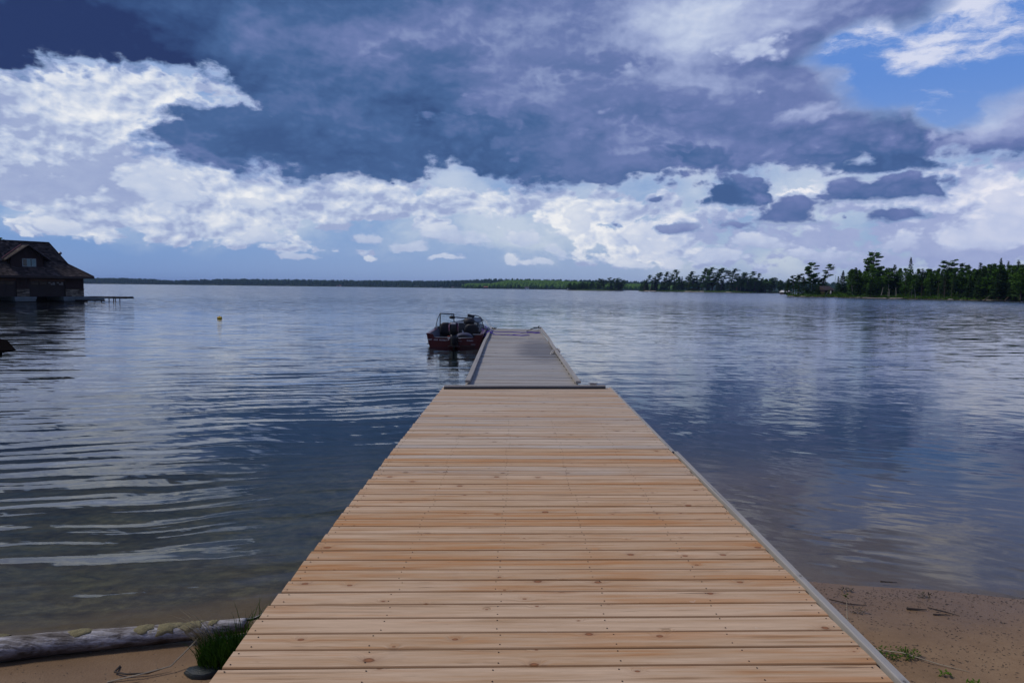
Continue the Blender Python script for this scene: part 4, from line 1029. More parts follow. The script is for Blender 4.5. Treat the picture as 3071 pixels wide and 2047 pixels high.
# ------------------------------------------------------------------ far land
import numpy as np
m, nt, out = material('shore_ground')
pos = world_pos(nt); px, py, pz = nt.sep(pos)
n = nt.noise(pos, 0.25, 5, .6); n2 = nt.noise(pos, 1.2, 4, .6)
c = nt.ramp(n * .6 + n2 * .4, [(.3, (.018, .035, .010)), (.5, (.035, .075, .015)), (.68, (.075, .105, .030))])
edge = nt.ss(pz + (n2 - .5) * .7, .62, .28)
c = nt.mix(edge, c, nt.ramp(n2, [(.35, (.035, .030, .026)), (.6, (.14, .125, .105))]))
principled(nt, out, c, .9, spec=.1)
M['shore_ground'] = m
def leaf_mat(name, lo, hi, trans=.25, var=.35):
    m, nt, out = material(name)
    r = objinfo(nt); pos = world_pos(nt)
    n = nt.noise(pos, .22, 3, .6); n2 = nt.noise(pos, 1.6, 2, .6)
    c = nt.mix(nt.lin(n * .45 + n2 * .35 + r * .3, .32, .78), lo, hi)
    d = nt.new('ShaderNodeBsdfDiffuse'); nt.put(d.inputs[0], c)
    t = nt.new('ShaderNodeBsdfTranslucent'); nt.put(t.inputs[0], nt.mix(1.0, c, (1.2, 1.3, .6), blend='MULTIPLY'))
    x = nt.new('ShaderNodeMixShader'); x.inputs[0].default_value = trans
    nt.l.new(d.outputs[0], x.inputs[1]); nt.l.new(t.outputs[0], x.inputs[2]); nt.l.new(x.outputs[0], out.inputs[0])
    return m
M['pine'] = leaf_mat('pine', (0.026, 0.066, 0.026), (0.092, 0.173, 0.048))
M['spruce'] = leaf_mat('spruce', (0.016, 0.039, 0.019), (0.051, 0.098, 0.035))
M['broadleaf'] = leaf_mat('broadleaf', (.030, .074, .014), (.081, .162, .027))
M['bright_leaf'] = leaf_mat('bright_leaf', (.050, .120, .012), (.110, .200, .025))
M['dead_needles'] = leaf_mat('dead_needles', (.030, .024, .020), (.075, .055, .042))
M['far_conifer'] = leaf_mat('far_conifer', (.018, .048, .024), (.054, .108, .039))
M['far_green'] = leaf_mat('far_green', (.068, .153, .027), (.153, .272, .051))
M['bark'] = simple('bark', (.06, .045, .035), .9, scale=3)
M['birch_bark'] = simple('birch_bark', (.20, .19, .165), .8, scale=3)
M['rock'] = simple('rock', (.20, .18, .15), .85, scale=3)

def tris(name, centres, size, flat, rng, mat, nrm_up=0.0, parent=None, extra=None):
    """a mesh of many leaf-clump triangles around the given centres"""
    c = np.asarray(centres, float); n = len(c)
    s = np.asarray(size, float).reshape(-1, 1, 1) if np.ndim(size) else np.full((1, 1, 1), size)
    off = rng.normal(size=(n, 3, 3)); off /= np.linalg.norm(off, axis=2, keepdims=True) + 1e-6
    off[:, :, 2] *= flat
    v = (c[:, None, :] + off * s).reshape(-1, 3)
    me = bpy.data.meshes.new(name)
    me.vertices.add(n * 3); me.vertices.foreach_set('co', v.ravel())
    me.loops.add(n * 3); me.loops.foreach_set('vertex_index', np.arange(n * 3))
    me.polygons.add(n); me.polygons.foreach_set('loop_start', np.arange(0, n * 3, 3)); me.polygons.foreach_set('loop_total', np.full(n, 3))
    me.materials.append(mat); me.update(); me.validate()
    return me
def limb_mesh(name, limbs, mat):
    mb = MB()
    for pts, r in limbs: mb.tube(pts, r, 5)
    return mb.mesh(name, mat)
def pine_proto(seed, h=1.0, lean=.06, lo=.35, spread=.20, n=26, gap=.5, crown_pow=.7, mat='pine', wind=.35):
    """white pine, unit height 10: layered upswept plates, open gaps"""
    rng = np.random.default_rng(seed); H = 10.0
    top = np.array([lean * H, rng.normal() * .2, H])
    limbs = [([(0, 0, -.4), (lean * H * .2, 0, H * .35), (lean * H * .55, 0, H * .7), tuple(top)], [.17, .13, .08, .02])]
    cs, ss_ = [], []
    for i in range(n):
        t = lo + (1 - lo) * (i + rng.uniform(0, 1)) / n
        base = np.array([lean * H * t ** 1.6, 0, H * t])
        a = rng.uniform(0, 2 * math.pi); f = (1 - ((t - lo) / (1 - lo)) ** 1.7) ** crown_pow
        if rng.random() < gap * .3: continue
        ln = spread * H * (.28 + f * rng.uniform(.5, 1.15)) * (1 + wind * math.cos(a))
        d = np.array([math.cos(a), math.sin(a), rng.uniform(.05, .42)])
        tip = base + d * ln
        limbs.append(([tuple(base), tuple(base + d * ln * .5 - np.array([0, 0, .05 * ln])), tuple(tip)], [.045, .03, .012]))
        k = int(14 + ln * 34)
        u = rng.uniform(.28, 1.05, k) ** .8
        p = base + d * (ln * u)[:, None]; p[:, 2] += .05 + rng.normal(0, .07, k)
        side = np.array([-math.sin(a), math.cos(a), 0]); p += side * (rng.normal(0, .17 * ln, k) * (1.15 - u * .6))[:, None]
        cs.append(p); ss_.append(rng.uniform(.22, .60, k))
    k = 40; p = top + rng.normal(0, 1, (k, 3)) * np.array([.38, .38, .30]); cs.append(p); ss_.append(rng.uniform(.16, .36, k))
    c = np.vstack(cs); s = np.hstack(ss_)
    return tris('crown', c, s, .45, rng, M[mat]), limb_mesh('trunk', limbs, M['bark'])
def spruce_proto(seed, w=.17, lo=.06, mat='spruce', dens=1400, rag=.35, bark='bark', power=1.0):
    rng = np.random.default_rng(seed); H = 10.0
    t = lo + (1 - lo) * (1 - rng.random(dens) ** .62 ) if False else lo + (1 - lo) * rng.random(dens) ** 1.25
    lay = np.sin(t * 60 + rng.normal() * 3) * .5 + .5
    a = rng.uniform(0, 2 * math.pi, dens)
    lobes = 1 + rag * np.sin(a * 3 + t * 23) * .5 + rag * np.sin(a * 5 - t * 41) * .4
    r = w * H * (1 - t) ** power * (.45 + .55 * rng.random(dens) ** .4) * (.62 + .45 * lay) * lobes + .05
    c = np.stack([r * np.cos(a), r * np.sin(a), H * t - .10 * r], 1)
    s = rng.uniform(.20, .50, dens) * (.5 + .8 * (1 - t))
    return tris('crown', c, s, .55, rng, M[mat]), limb_mesh('trunk', [([(0, 0, -.4), (0, 0, H * .97)], [.14, .02])], M[bark])
def broad_proto(seed, w=.26, lo=.22, mat='broadleaf', dens=1500, bark='bark', nl=11):
    rng = np.random.default_rng(seed); H = 10.0
    cs, ss_ = [], []; tr_ = .06 if bark == 'birch_bark' else .13; limbs = [([(0, 0, -.4), (rng.normal() * .1, 0, H * .5), (rng.normal() * .2, 0, H * .85)], [tr_, tr_ * .7, .03])]
    for i in range(nl):
        t = lo + (1 - lo) * (i + .5) / nl
        rad = w * H * math.sin(math.pi * min(1, max(.08, (t - lo) / (1 - lo) * .86 + .12))) ** .8
        a = rng.uniform(0, 2 * math.pi); rr_ = rad * rng.uniform(.15, .62)
        cc = np.array([rr_ * math.cos(a), rr_ * math.sin(a), H * (t * .93)])
        br = max(.45, rad * rng.uniform(.45, .72)); k = dens // nl
        p = rng.normal(size=(k, 3)); p /= np.linalg.norm(p, axis=1, keepdims=True); p *= (br * rng.random(k) ** .33)[:, None]
        p[:, 2] *= .85; cs.append(cc + p); ss_.append(rng.uniform(.17, .40, k))
        limbs.append(([(0, 0, H * t * .75), tuple(cc)], [.05, .015]))
    return tris('crown', np.vstack(cs), np.hstack(ss_), .8, rng, M[mat]), limb_mesh('trunk', limbs, M[bark])
def bare_proto(seed, w=.10, lo=.12, leaves=260, mat='dead_needles', bark='bark'):
    rng = np.random.default_rng(seed); H = 10.0
    limbs = [([(0, 0, -.4), (0, 0, H)], [.10, .015])]; cs = []
    for i in range(46):
        t = lo + (1 - lo) * i / 46; a = rng.uniform(0, 6.28); ln = w * H * (1.05 - t) * rng.uniform(.5, 1.2)
        e = np.array([ln * math.cos(a), ln * math.sin(a), H * t - ln * .25]); limbs.append(([(0, 0, H * t), tuple(e)], [.028, .008]))
        k = leaves // 46; cs.append(np.array([0, 0, H * t]) + (e - np.array([0, 0, H * t])) * rng.uniform(.3, 1, (k, 1)) + rng.normal(0, .05, (k, 3)))
    return tris('crown', np.vstack(cs), rng.uniform(.05, .14, len(np.vstack(cs))), .4, rng, M[mat]), limb_mesh('trunk', limbs, M[bark])

PROTO = {
    'pine': [pine_proto(s, lean=l, lo=lo_, spread=sp, n=n_) for s, l, lo_, sp, n_ in ((1, .05, .30, .19, 34), (2, .10, .38, .17, 28), (3, -.02, .26, .20, 36), (4, .07, .42, .16, 26))],
    'windpine': [pine_proto(s, lean=l, lo=lo_, spread=sp, n=n_, wind=.55) for s, l, lo_, sp, n_ in ((11, .14, .20, .15, 34), (12, .20, .30, .13, 28), (13, .12, .14, .17, 40), (14, .24, .45, .12, 22))],
    'bigpine': [pine_proto(21, lean=.02, lo=.30, spread=.24, n=44, crown_pow=.38, wind=.05, gap=.3)],
    'flatpine': [pine_proto(22, lean=.03, lo=.70, spread=.27, n=16, crown_pow=.25, wind=.1)],
    'spruce': [spruce_proto(31), spruce_proto(32, w=.14), spruce_proto(33, w=.20, rag=.5)],
    'narrow': [spruce_proto(34, w=.07, rag=.5, dens=900, power=.8), spruce_proto(35, w=.055, rag=.6, dens=800, power=.7)],
    'broad': [broad_proto(41), broad_proto(42, w=.22, lo=.15), broad_proto(43, w=.30), broad_proto(44, w=.19, lo=.3, bark='birch_bark')],
    'birch': [broad_proto(45, w=.15, lo=.38, bark='birch_bark', dens=900), broad_proto(46, w=.12, lo=.45, bark='birch_bark', dens=700)],
    'shrub': [broad_proto(47, w=.42, lo=.02, mat='bright_leaf', dens=420, nl=7), broad_proto(48, w=.36, lo=.02, mat='bright_leaf', dens=360, nl=6)],
    'dead': [bare_proto(51), bare_proto(52, w=.12, leaves=500)],
    'deadred': [bare_proto(53, w=.13, lo=.55, leaves=400)],
}
used = {}
rt = random.Random(21)
def tree(kind, name, label, cat, x, y, z, top, group=None, var=None, wide=1.0, lean=0.0):
    ps = PROTO[kind]; i = rt.randrange(len(ps)) if var is None else var
    cm, tm_ = ps[i]; s = (top - z) / (10.0 if kind not in ('broad', 'birch', 'shrub') else 9.9)
    t = thing(name, label, cat, (x, y, z - .1), (rt.uniform(0, 6.28) if 'pine' not in kind else rt.uniform(-.5, .5)), group)
    w = s * wide * rt.uniform(.92, 1.1) * {'spruce': 1.25, 'narrow': 1.5, 'broad': 1.35, 'birch': 1.6, 'pine': 1.35, 'windpine': 1.6, 'bigpine': 1.15, 'flatpine': 1.1}.get(kind, 1.0)
    t.scale = (w, w, s)
    if lean: t.rotation_euler[1] = lean
    place('crown', cm, t); place('trunk', tm_, t)
    return t

# --- the wooded point on the right
PEN = [(-3, (101.771, 261.057, 0.0)), (0, (103.346, 257.121, 0.0)), (1, (114.626, 242.555, 0.0)), (2, (121.491, 224.167, 0.0)), (3, (127.275, 199.057, 0.0)), (4, (137.789, 184.302, 0.0)), (5, (165, 160, 0)), (6, (230, 120, 0))]
front = [Vector(p[1]) for p in PEN[1:]]
def land(name, front, depth, rise, mat, nv=14, per=6, back=(0.25, 1.0), seed=0, shore=.5, label=None):
    """a land mass whose waterline follows `front` and that climbs to `rise` metres"""
    P = []
    for a, b in zip(front, front[1:]):
        for k in range(per): P.append(Vector(a).lerp(Vector(b), k / per))
    P.append(Vector(front[-1])); bk = Vector((back[0], back[1], 0)).normalized()
    n = len(P); vs = []
    for j in range(nv):
        t = j / (nv - 1)
        for i, p in enumerate(P):
            e = min(1.0, min(i, n - 1 - i) / (per * .7)); dd = depth * t * (.35 + .65 * e) if callable(rise) is False else depth * t
            q = p + bk * dd
            hgt = rise(q.x) if callable(rise) else rise
            z = -.6 if j == 0 else shore * (1 + .6 * noise.noise((q.x * .2, q.y * .2, seed))) + hgt * (math.sin(min(1, t * 1.6) * math.pi / 2)) * e
            if j == nv - 1: z = -.5
            q = q + Vector((noise.noise((q.x * .15, q.y * .15, seed + 3)), 0, 0)) * (1.0 if j else 0)
            vs.append((q.x, q.y, z if e > 0 else min(z, -.2 if j == 0 else z)))
    fs = [(j * n + i, j * n + i + 1, (j + 1) * n + i + 1, (j + 1) * n + i) for j in range(nv - 1) for i in range(n - 1)]
    me = bpy.data.meshes.new(name); me.from_pydata(vs, [], fs); me.materials.append(mat)
    me.polygons.foreach_set('use_smooth', [True] * len(fs))
    return place(name, me, kind='structure')
land('point_ground', front, 130, 1.6, M['shore_ground'], nv=26, per=10, back=(.45, 1.0))
def pen_y(x):
    """distance of the waterline where the picture column lies; linear between the surveyed points"""
    return x
T_PEN = [
 # kind, label, top point, setback handled by y, group, wide
 ('spruce', 'bushy dark spruce at the very tip of the wooded point', (107.753, 268.0, 7.049), None, 1.5),
 ('pine', 'low dark pine, second from the tip of the wooded point', (111.56, 272.0, 8.182), None, 1.2),
 ('pine', 'dark pine on the tip just left of the tall layered pine', (110.926, 266.0, 8.738), None, 1.2),
 ('spruce', 'dense dark spruce under the left side of the tall layered pine', (109.426, 258.0, 7.74), None, 1.6),
 ('bigpine', 'tall layered white pine with open plates of branches near the tip of the point', (113.889, 262.0, 12.821), None, .72),
 ('spruce', 'dense dark spruce filling the space below the tall layered pine', (112.545, 257.0, 8.733), None, 1.7),
 ('windpine', 'tall thin pine with bare arms reaching right, beside the tall layered pine', (117.895, 262.0, 12.372), None, 1.0),
 ('spruce', 'dark spruce left of the brown cabin on the point', (120.919, 266.0, 8.012), None, 1.5),
 ('spruce', 'low dark spruce standing in front of the left end of the brown cabin', (109.715, 246.0, 5.978), None, 1.3),
 ('deadred', 'thin bare reddish birch standing alone in the gap behind the cabin', (123.24, 262.0, 8.3), None, .8),
 ('spruce', 'dense dark spruce right of the gap on the point', (120.365, 250.0, 9.778), None, 1.4),
 ('spruce', 'shorter dark spruce against the right side of the gap', (119.671, 252.0, 7.752), None, 1.1),
 ('broad', 'leafy green tree left of the tallest pine, first of two', (121.009, 245.0, 10.738), None, .8),
 ('broad', 'leafy green tree left of the tallest pine, second of two', (122.501, 243.0, 10.389), None, .8),
 ('narrow', 'slim dark spruce against the left side of the tallest pine', (122.861, 240.0, 9.397), None, 1.3),
 ('bigpine', 'tallest pine on the point with a broad flat layered head above the leaves', (124.833, 238.0, 15.516), None, .78),
 ('broad', 'large leafy tree in front of the tallest pine', (121.746, 232.0, 11.232), None, 1.0),
 ('spruce', 'dark low spruce at the foot of the tallest pine', (119.689, 229.0, 6.481), None, 1.8),
 ('broad', 'pale leafy tree just right of the tallest pine', (127.506, 236.0, 10.095), None, .7),
 ('birch', 'pale trunked birch standing right of the tallest pine', (123.926, 226.0, 10.484), None, 1.5),
 ('birch', 'thin birch in the light gap left of the tall pointed spruce', (127.172, 228.0, 8.282), None, 1.4),
 ('broad', 'slender leafy tree left of the tall pointed spruce', (130.891, 232.0, 10.752), None, .6),
 ('spruce', 'tall pointed spruce rising above the trees in the middle of the point', (128.59, 222.0, 13.487), None, .85),
 ('broad', 'broad leafy tree hiding the left side of the tall pointed spruce', (124.926, 218.0, 10.244), None, .9),
 ('broad', 'leafy tree just right of the tall pointed spruce', (129.704, 220.0, 10.222), None, .7),
 ('narrow', 'slim dark conifer between the pointed spruce and the dense wood', (129.012, 216.0, 9.683), None, 1.8),
 ('flatpine', 'flat headed pine with spreading bare arms above the dense wood', (135.567, 214.0, 11.588), None, .9),
 ('pine', 'ragged pine head right of the flat headed pine', (138.092, 212.0, 11.008), None, .9),
 ('narrow', 'thin spire of a spruce above the dense wood, right of the ragged pine', (136.793, 206.0, 10.781), None, 1.0),
 ('narrow', 'sharp dark spire above the dense wood where the treetops dip', (137.557, 202.0, 11.158), None, 1.3),
 ('spruce', 'dark bushy fir top standing over the right end of the wood', (139.221, 196.0, 12.185), None, .8),
 ('narrow', 'thin spruce spire near the right picture edge', (138.494, 192.0, 11.275), None, 1.0),
 ('narrow', 'dark spruce spire close to the right picture edge', (138.33, 188.0, 11.349), None, 1.4),
 ('birch', 'pale leaning birch trunk at the foot of the pointed spruce', (123.613, 212.0, 5.756), None, 1.0),
]
for k_, lb, (X, Y, Z), grp, wd in T_PEN:
    nm = {'pine': 'pine_tree', 'bigpine': 'pine_tree', 'flatpine': 'pine_tree', 'windpine': 'pine_tree', 'spruce': 'spruce_tree', 'narrow': 'spruce_tree', 'broad': 'leafy_tree', 'birch': 'birch_tree', 'deadred': 'bare_tree'}[k_]
    tree(k_, nm, lb, 'tree', X, Y, .9, Z, wide=wd)
# the dense wood to the right: rows of broadleaf and spruce between the named ones
WOOD = [(134.308, 222.0, 9.497), (131.215, 214.0, 9.515), (135.423, 218.0, 10.364), (132.057, 210.0, 9.941), (136.454, 214.0, 10.385), (132.943, 206.0, 9.698), (137.379, 210.0, 10.002), (133.953, 202.0, 9.462), (138.416, 206.0, 9.891), (134.554, 198.0, 9.476), (140.115, 204.0, 10.749),
    (137.466, 198.0, 11.006), (140.104, 200.0, 11.364), (135.983, 192.0, 10.642), (141.736, 198.0, 10.93), (137.702, 190.0, 10.468), (142.075, 194.0, 10.664), (137.849, 186.0, 10.558), (140.98, 188.0, 10.906), (140.077, 184.0, 10.74), (139.311, 180.0, 10.575), (140.563, 178.0, 10.735), (140.157, 174.0, 10.57)]
ORD = 'first second third fourth fifth sixth seventh eighth ninth tenth eleventh twelfth thirteenth fourteenth fifteenth sixteenth seventeenth eighteenth nineteenth twentieth twenty-first twenty-second twenty-third'.split()
for i, (X, Y, Z) in enumerate(WOOD):
    tree('broad', 'leafy_tree', f'green leafy tree, {ORD[i]} from the left in the canopy of the dense right wood', 'tree', X, Y, 1.2, Z, 'leafy trees of the dense wood', wide=.8)
for i in range(56):
    j = rt.uniform(0, len(WOOD) - 1.01); a = Vector(WOOD[int(j)]).lerp(Vector(WOOD[int(j) + 1]), j % 1)
    s = rt.uniform(.965, .99)
    tree(rt.choice(['spruce', 'narrow', 'spruce', 'broad']), 'understorey_tree', 'dark smaller tree filling the shaded front of the dense wood on the right', 'tree', a.x * s, a.y * s, .9, 1.96 + (a.z - 1.96) * rt.uniform(.6, .95), 'smaller trees along the front of the dense wood', wide=rt.uniform(1.0, 1.5))
for i in range(34):
    j = rt.uniform(0, 1); a = Vector((121.781, 250.0, 6.793)).lerp(Vector((134.2, 222.0, 6.551)), j); s = rt.uniform(.975, 1.05)
    tree(rt.choice(['spruce', 'broad', 'narrow']), 'understorey_tree', 'dark low tree among the trunks in the middle of the wooded point', 'tree', a.x * s, a.y * s, .9, a.z * rt.uniform(1.0, 1.7), 'low trees among the trunks of the point', wide=1.4)
for lb, p in (('grey brown dead spruce, leftmost of three at the edge of the dense wood', (124.327, 200.0, 6.135)), ('grey brown dead spruce, widest of three at the edge of the dense wood', (124.922, 198.0, 6.866)), ('grey brown dead spruce, rightmost of three at the edge of the dense wood', (125.647, 196.0, 4.856)),
              ('bare brown spruce left of the dense wood under the pointed spruce', (124.215, 208.0, 5.192))):
    tree('dead', 'dead_spruce', lb, 'dead tree', p[0], p[1], .8, p[2], wide=1.5)
# pale trunks
def trunk(label, foot, top, r, mat='birch_bark'):
    t = thing('birch_tree' if mat == 'birch_bark' else 'dead_tree', label, 'tree', foot)
    f = Vector(foot); d = Vector(top) - f
    MB().tube([(0, 0, -.3), tuple(d * .5 + Vector((.1, 0, .05))), tuple(d)], [r, r * .8, r * .4], 6).build('trunk', M[mat], t)
    MB().tube([tuple(d * .8), tuple(d * .95 + Vector((.7, .3, .2)))], [r * .4, r * .15], 5).build('branch', M[mat], t)
for lb, a, b in (('pale birch trunk left of the tallest pine', (119.188, 240.0, 0.696), (118.7, 240.0, 4.343)), ('pale leaning trunk right of the tallest pine', (121.695, 226.0, 1.309), (122.146, 226.0, 3.607)),
                 ('pale straight birch trunk in the middle of the point', (122.112, 222.0, 0.787), (121.989, 222.0, 3.038)), ('pale straight trunk in the light gap', (123.257, 220.0, 0.683), (122.955, 220.0, 3.61)),
                 ('pale curved trunk at the foot of the tall pointed spruce', (124.855, 212.0, 0.531), (123.943, 212.0, 4.686)), ('thin grey trunk in the dense wood', (134.325, 200.0, 0.675), (133.812, 200.0, 4.726)),
                 ('pale trunk in the dense wood right of the thin grey one', (134.886, 199.0, 1.2), (135.148, 199.0, 4.987)), ('pale trunk near the right picture edge', (138.336, 188.0, 0.89), (137.74, 188.0, 4.34)),
                 ('grey trunk under the small fir top on the right', (137.844, 193.0, 0.814), (137.785, 193.0, 3.506)), ('short pale leaning stump on the grass by the cabin', (112.314, 246.0, 0.552), (113.335, 246.0, 2.124))):
    trunk(lb, a, b, .11)
trunk('grey dead trunk fallen against the dense wood, left of two', (129.524, 188.0, 0.312), (136.963, 194.0, 2.513), .16, 'bark')
trunk('grey dead trunk fallen against the dense wood, right of two', (132.383, 184.0, 0.411), (139.192, 190.0, 2.801), .16, 'bark')
# bright shrubs by the water
for i, (X, Y, Z) in enumerate([(103.928, 252.0, 1.988), (104.236, 250.0, 1.525), (106.563, 250.0, 2.82), (113.752, 246.0, 3.22), (113.802, 244.0, 2.293), (108.539, 246.0, 0.977), (122.965, 212.0, 2.93), (121.77, 208.0, 1.737), (123.45, 198.0, 2.086), (123.479, 196.0, 1.602), (124.127, 193.0, 2.248), (124.681, 192.0, 2.626), (125.042, 190.0, 1.192), (131.487, 180.0, 1.61), (132.447, 179.0, 1.859), (133.388, 178.0, 2.105), (130.231, 184.0, 1.088), (127.607, 187.0, 0.9), (122.959, 204.0, 1.264), (120.714, 215.0, 0.988), (117.859, 228.0, 0.958)]):
    tree('shrub', 'shrub', 'bright green shrub growing by the water along the wooded point', 'shrub', X, Y, .35, Z, 'bright shrubs along the wooded point', wide=.9)
# waterside brush and grass as one mass
def brush(name, path, width, h, dens, mat, seed, size=(.15, .5)):
    rng = np.random.default_rng(seed); cs = []
    for a, b in zip(path, path[1:]):
        a, b = np.array(a, float), np.array(b, float); n = int(np.linalg.norm(b - a) * dens)
        t = rng.random((n, 1)); u = rng.random((n, 1)) ** 1.3
        p = a + (b - a) * t; off = np.array([.35, 1.0, 0]) * width * u
        p = p + off; bump = .5 + .5 * np.sin(p[:, 0] * .9) * np.sin(p[:, 1] * .7 + 2)
        p[:, 2] = .25 + rng.random(n) * (h * (.35 + .65 * bump)) * (.25 + u[:, 0]); cs.append(p)
    c = np.vstack(cs)
    o = place(name, tris(name, c, rng.uniform(*size, len(c)), .7, rng, mat), kind='stuff')
    return o
tag(brush('waterside_brush', [tuple(p) for p in front[:6]], 9, 2.2, 60, M['broadleaf'], 5), 'low green brush and grass along the waterline of the wooded point', 'brush', kind='stuff')
tag(brush('waterside_grass', [tuple(p) for p in front[:6]], 5, .9, 30, M['bright_leaf'], 6, (.12, .35)), 'bright green grass strip along the waterline of the wooded point', 'grass', kind='stuff')
# pale rocks at the waterline
rk = [MB().ring_loft([[(r * math.cos(t) * (1 + .25 * math.sin(t * 3 + q)), r * .8 * math.sin(t), z) for t in [2 * math.pi * k / 7 for k in range(7)]] for r, z in ((.9, -.2), (1.0, .12), (.55, .42))]).mesh('rock', M['rock']) for q in (0, 2)]
for i in range(26):
    j = rt.uniform(0, 3.99); p = front[int(j)].lerp(front[int(j) + 1], j % 1)
    if i < 9: p = front[1].lerp(front[2], .85 + .3 * (i / 9)) ; p = Vector((115.871, 222.685, 0.0)).lerp(Vector((117.853, 209.805, 0.0)), i / 9 + rt.uniform(-.05, .05))
    o = place('rock', rk[i % 2], loc=(p.x + rt.uniform(-.3, .3), p.y + .6, .05), rot=(0, 0, rt.uniform(0, 6))); s = rt.uniform(.35, 1.0); o.scale = (s * 1.6, s, s * .8)
    tag(o, 'pale flat rock at the waterline of the wooded point', 'rock', 'rocks along the waterline of the wooded point')
# cabin, white shed
def cottage(name, label, x, y, z, w, d, h, rh, wall, roofm, rz=0.0, chimney=False):
    t = thing(name, label, 'cottage', (x, y, z), rz)
    b = MB().box((0, 0, h / 2), (w, d, h)).build('wall', wall, t)
    MB().ring_loft([[(-w * .58, -d * .62, h), (w * .58, -d * .62, h), (w * .58, 0, h + rh), (-w * .58, 0, h + rh)], [(-w * .58, d * .62, h), (w * .58, d * .62, h), (w * .58, .01, h + rh), (-w * .58, .01, h + rh)]]).build('roof', roofm, t)
    for k in (-.28, .05, .32): MB().box((w * k, -d / 2 - .03, h * .55), (w * .14, .05, h * .36)).build('window', M['dark_glass'], b)
    return t
M['pale_grey'] = simple('pale_grey', (.34, .33, .33), .8, scale=1)
M['brown_roof'] = simple('brown_roof', (.048, .032, .030), .8, scale=.8)
M['cabin_wall'] = simple('cabin_wall', (.035, .02, .016), .8, scale=1)
M['white_paint'] = simple('white_paint', (.68, .68, .68), .7, scale=1)
M['red_roof'] = simple('red_roof', (.22, .08, .05), .8, scale=1)
M['teal_roof'] = simple('teal_roof', (.02, .12, .14), .7, scale=1)
p = (116.531, 256.0, 0.978); cottage('cabin', 'low dark brown cabin half hidden behind the trees near the tip of the point', p[0], p[1], .9, 5.0, 4, 1.7, 1.5, M['cabin_wall'], M['brown_roof'], .5)
p = (131.352, 330.0, 0.058); cottage('boat_shed', 'small white roofed shed on the shore just left of the wooded point', p[0], p[1], .4, 3.6, 3, 1.1, .9, M['cabin_wall'], M['white_paint'], .2)
o = MB().lathe([(.2, 0), (.3, .3), (.28, .8), (.15, 1.1)], (113.388, 244.0, 1.205), 8).build('white_tank', M['pale_grey']); tag(o, 'small white upright tank standing on the grass beside the brown cabin', 'tank')

# --- the middle islands
isl1 = [(139.52, 760.0, -0.194), (160.178, 735.0, -0.299), (183.72, 700.0, -0.322), (204.422, 680.0, -0.304), (222.72, 670.0, -0.196), (232.784, 672.0, -0.094), (259.394, 700.0, 0.015), (283.875, 700.0, 0.118)]
isl1 = [(x, y, 0) for x, y, z in isl1]
land('island_ground', isl1, 60, 1.6, M['shore_ground'], back=(.2, 1), nv=12, per=6, seed=4)
I1 = [(1480,632,1.3),(1494,628,1.2),(1506,626,1.1),(1525,625,1.2),(1537,620,1.3),(1552,628,.8),(1581,624,1.3),(1605,619,1.2),(1613,617,1.1),(1625,615,1.0),(1636,619,1.3),(1645,616,1.2),(1655,621,1.2),(1677,618,1.2),(1690,626,1.2),(1703,627,1.2),(1713,624,1.2),(1733,628,.9)]
I1P = [(144.846, 755.0, 17.818), (150.499, 750.0, 19.684), (156.183, 750.0, 20.697), (164.109, 745.0, 21.145), (169.027, 742.0, 23.474), (175.724, 740.0, 19.76), (185.443, 725.0, 21.383), (193.696, 715.0, 23.496), (196.466, 712.0, 24.345), (199.868, 705.0, 25.076), (204.846, 705.0, 23.354), (207.342, 700.0, 24.572), (211.858, 700.0, 22.415), (219.993, 695.0, 23.696), (224.227, 690.0, 20.121), (229.266, 688.0, 19.699), (232.901, 686.0, 20.997), (240.966, 684.0, 19.314)]
LB1 = ['leftmost', 'second', 'third', 'fourth', 'fifth', 'sixth', 'seventh', 'eighth', 'ninth', 'tenth', 'eleventh', 'twelfth', 'thirteenth', 'fourteenth', 'fifteenth', 'sixteenth', 'seventeenth', 'rightmost']
for (X, Y, Z), n_, (a, b, w) in zip(I1P, LB1, I1):
    tree('windpine', 'pine_tree', f'windswept pine on the long middle island, {n_} of its tall row', 'tree', X, Y, 1.0, Z, 'tall windswept pines on the middle island', wide=w * .95)
for i in range(80):
    j = rt.random(); base = Vector(isl1[0]).lerp(Vector(isl1[4]), j) if i < 46 else Vector(isl1[4]).lerp(Vector(isl1[6]), rt.random())
    base += Vector((rt.uniform(-3, 6), rt.uniform(6, 34), 0))
    tree(rt.choice(['spruce', 'narrow', 'spruce', 'broad', 'pine']), 'understorey_tree', 'small dark tree between the tall pines of the middle island', 'tree', base.x, base.y, 1.0, rt.uniform(9, 17), 'small trees of the middle island', wide=1.25)
for i in range(26):
    base = Vector(isl1[5]).lerp(Vector(isl1[7]), (i + rt.random()) / 26) + Vector((0, rt.uniform(5, 30), 0))
    tree(rt.choice(['broad', 'pine', 'broad']), 'leafy_tree', 'rounded green tree on the shore between middle island and wooded point', 'tree', base.x, base.y, 1.0, rt.uniform(11, 16), 'trees between middle island and wooded point', wide=1.3)
for X, Y, Z in ((153.467, 748.0, 0.737), (172.941, 738.0, 2.873), (178.75, 735.0, 3.876), (196.367, 690.0, 2.337), (211.701, 690.0, 2.95), (189.15, 704.0, 2.662), (220.341, 676.0, 1.793)):
    tree('shrub', 'shrub', 'small bright shrub at the waterline of the middle island', 'shrub', X, Y, .4, Z, 'shrubs on the middle island')
tag(brush('island_brush', [tuple(p) for p in isl1], 10, 2.5, 12, M['broadleaf'], 8, (.3, .9)), 'green brush along the waterline of the middle island', 'brush', kind='stuff')
M['pale_rock'] = simple('pale_rock', (.42, .36, .28), .85, scale=.3)
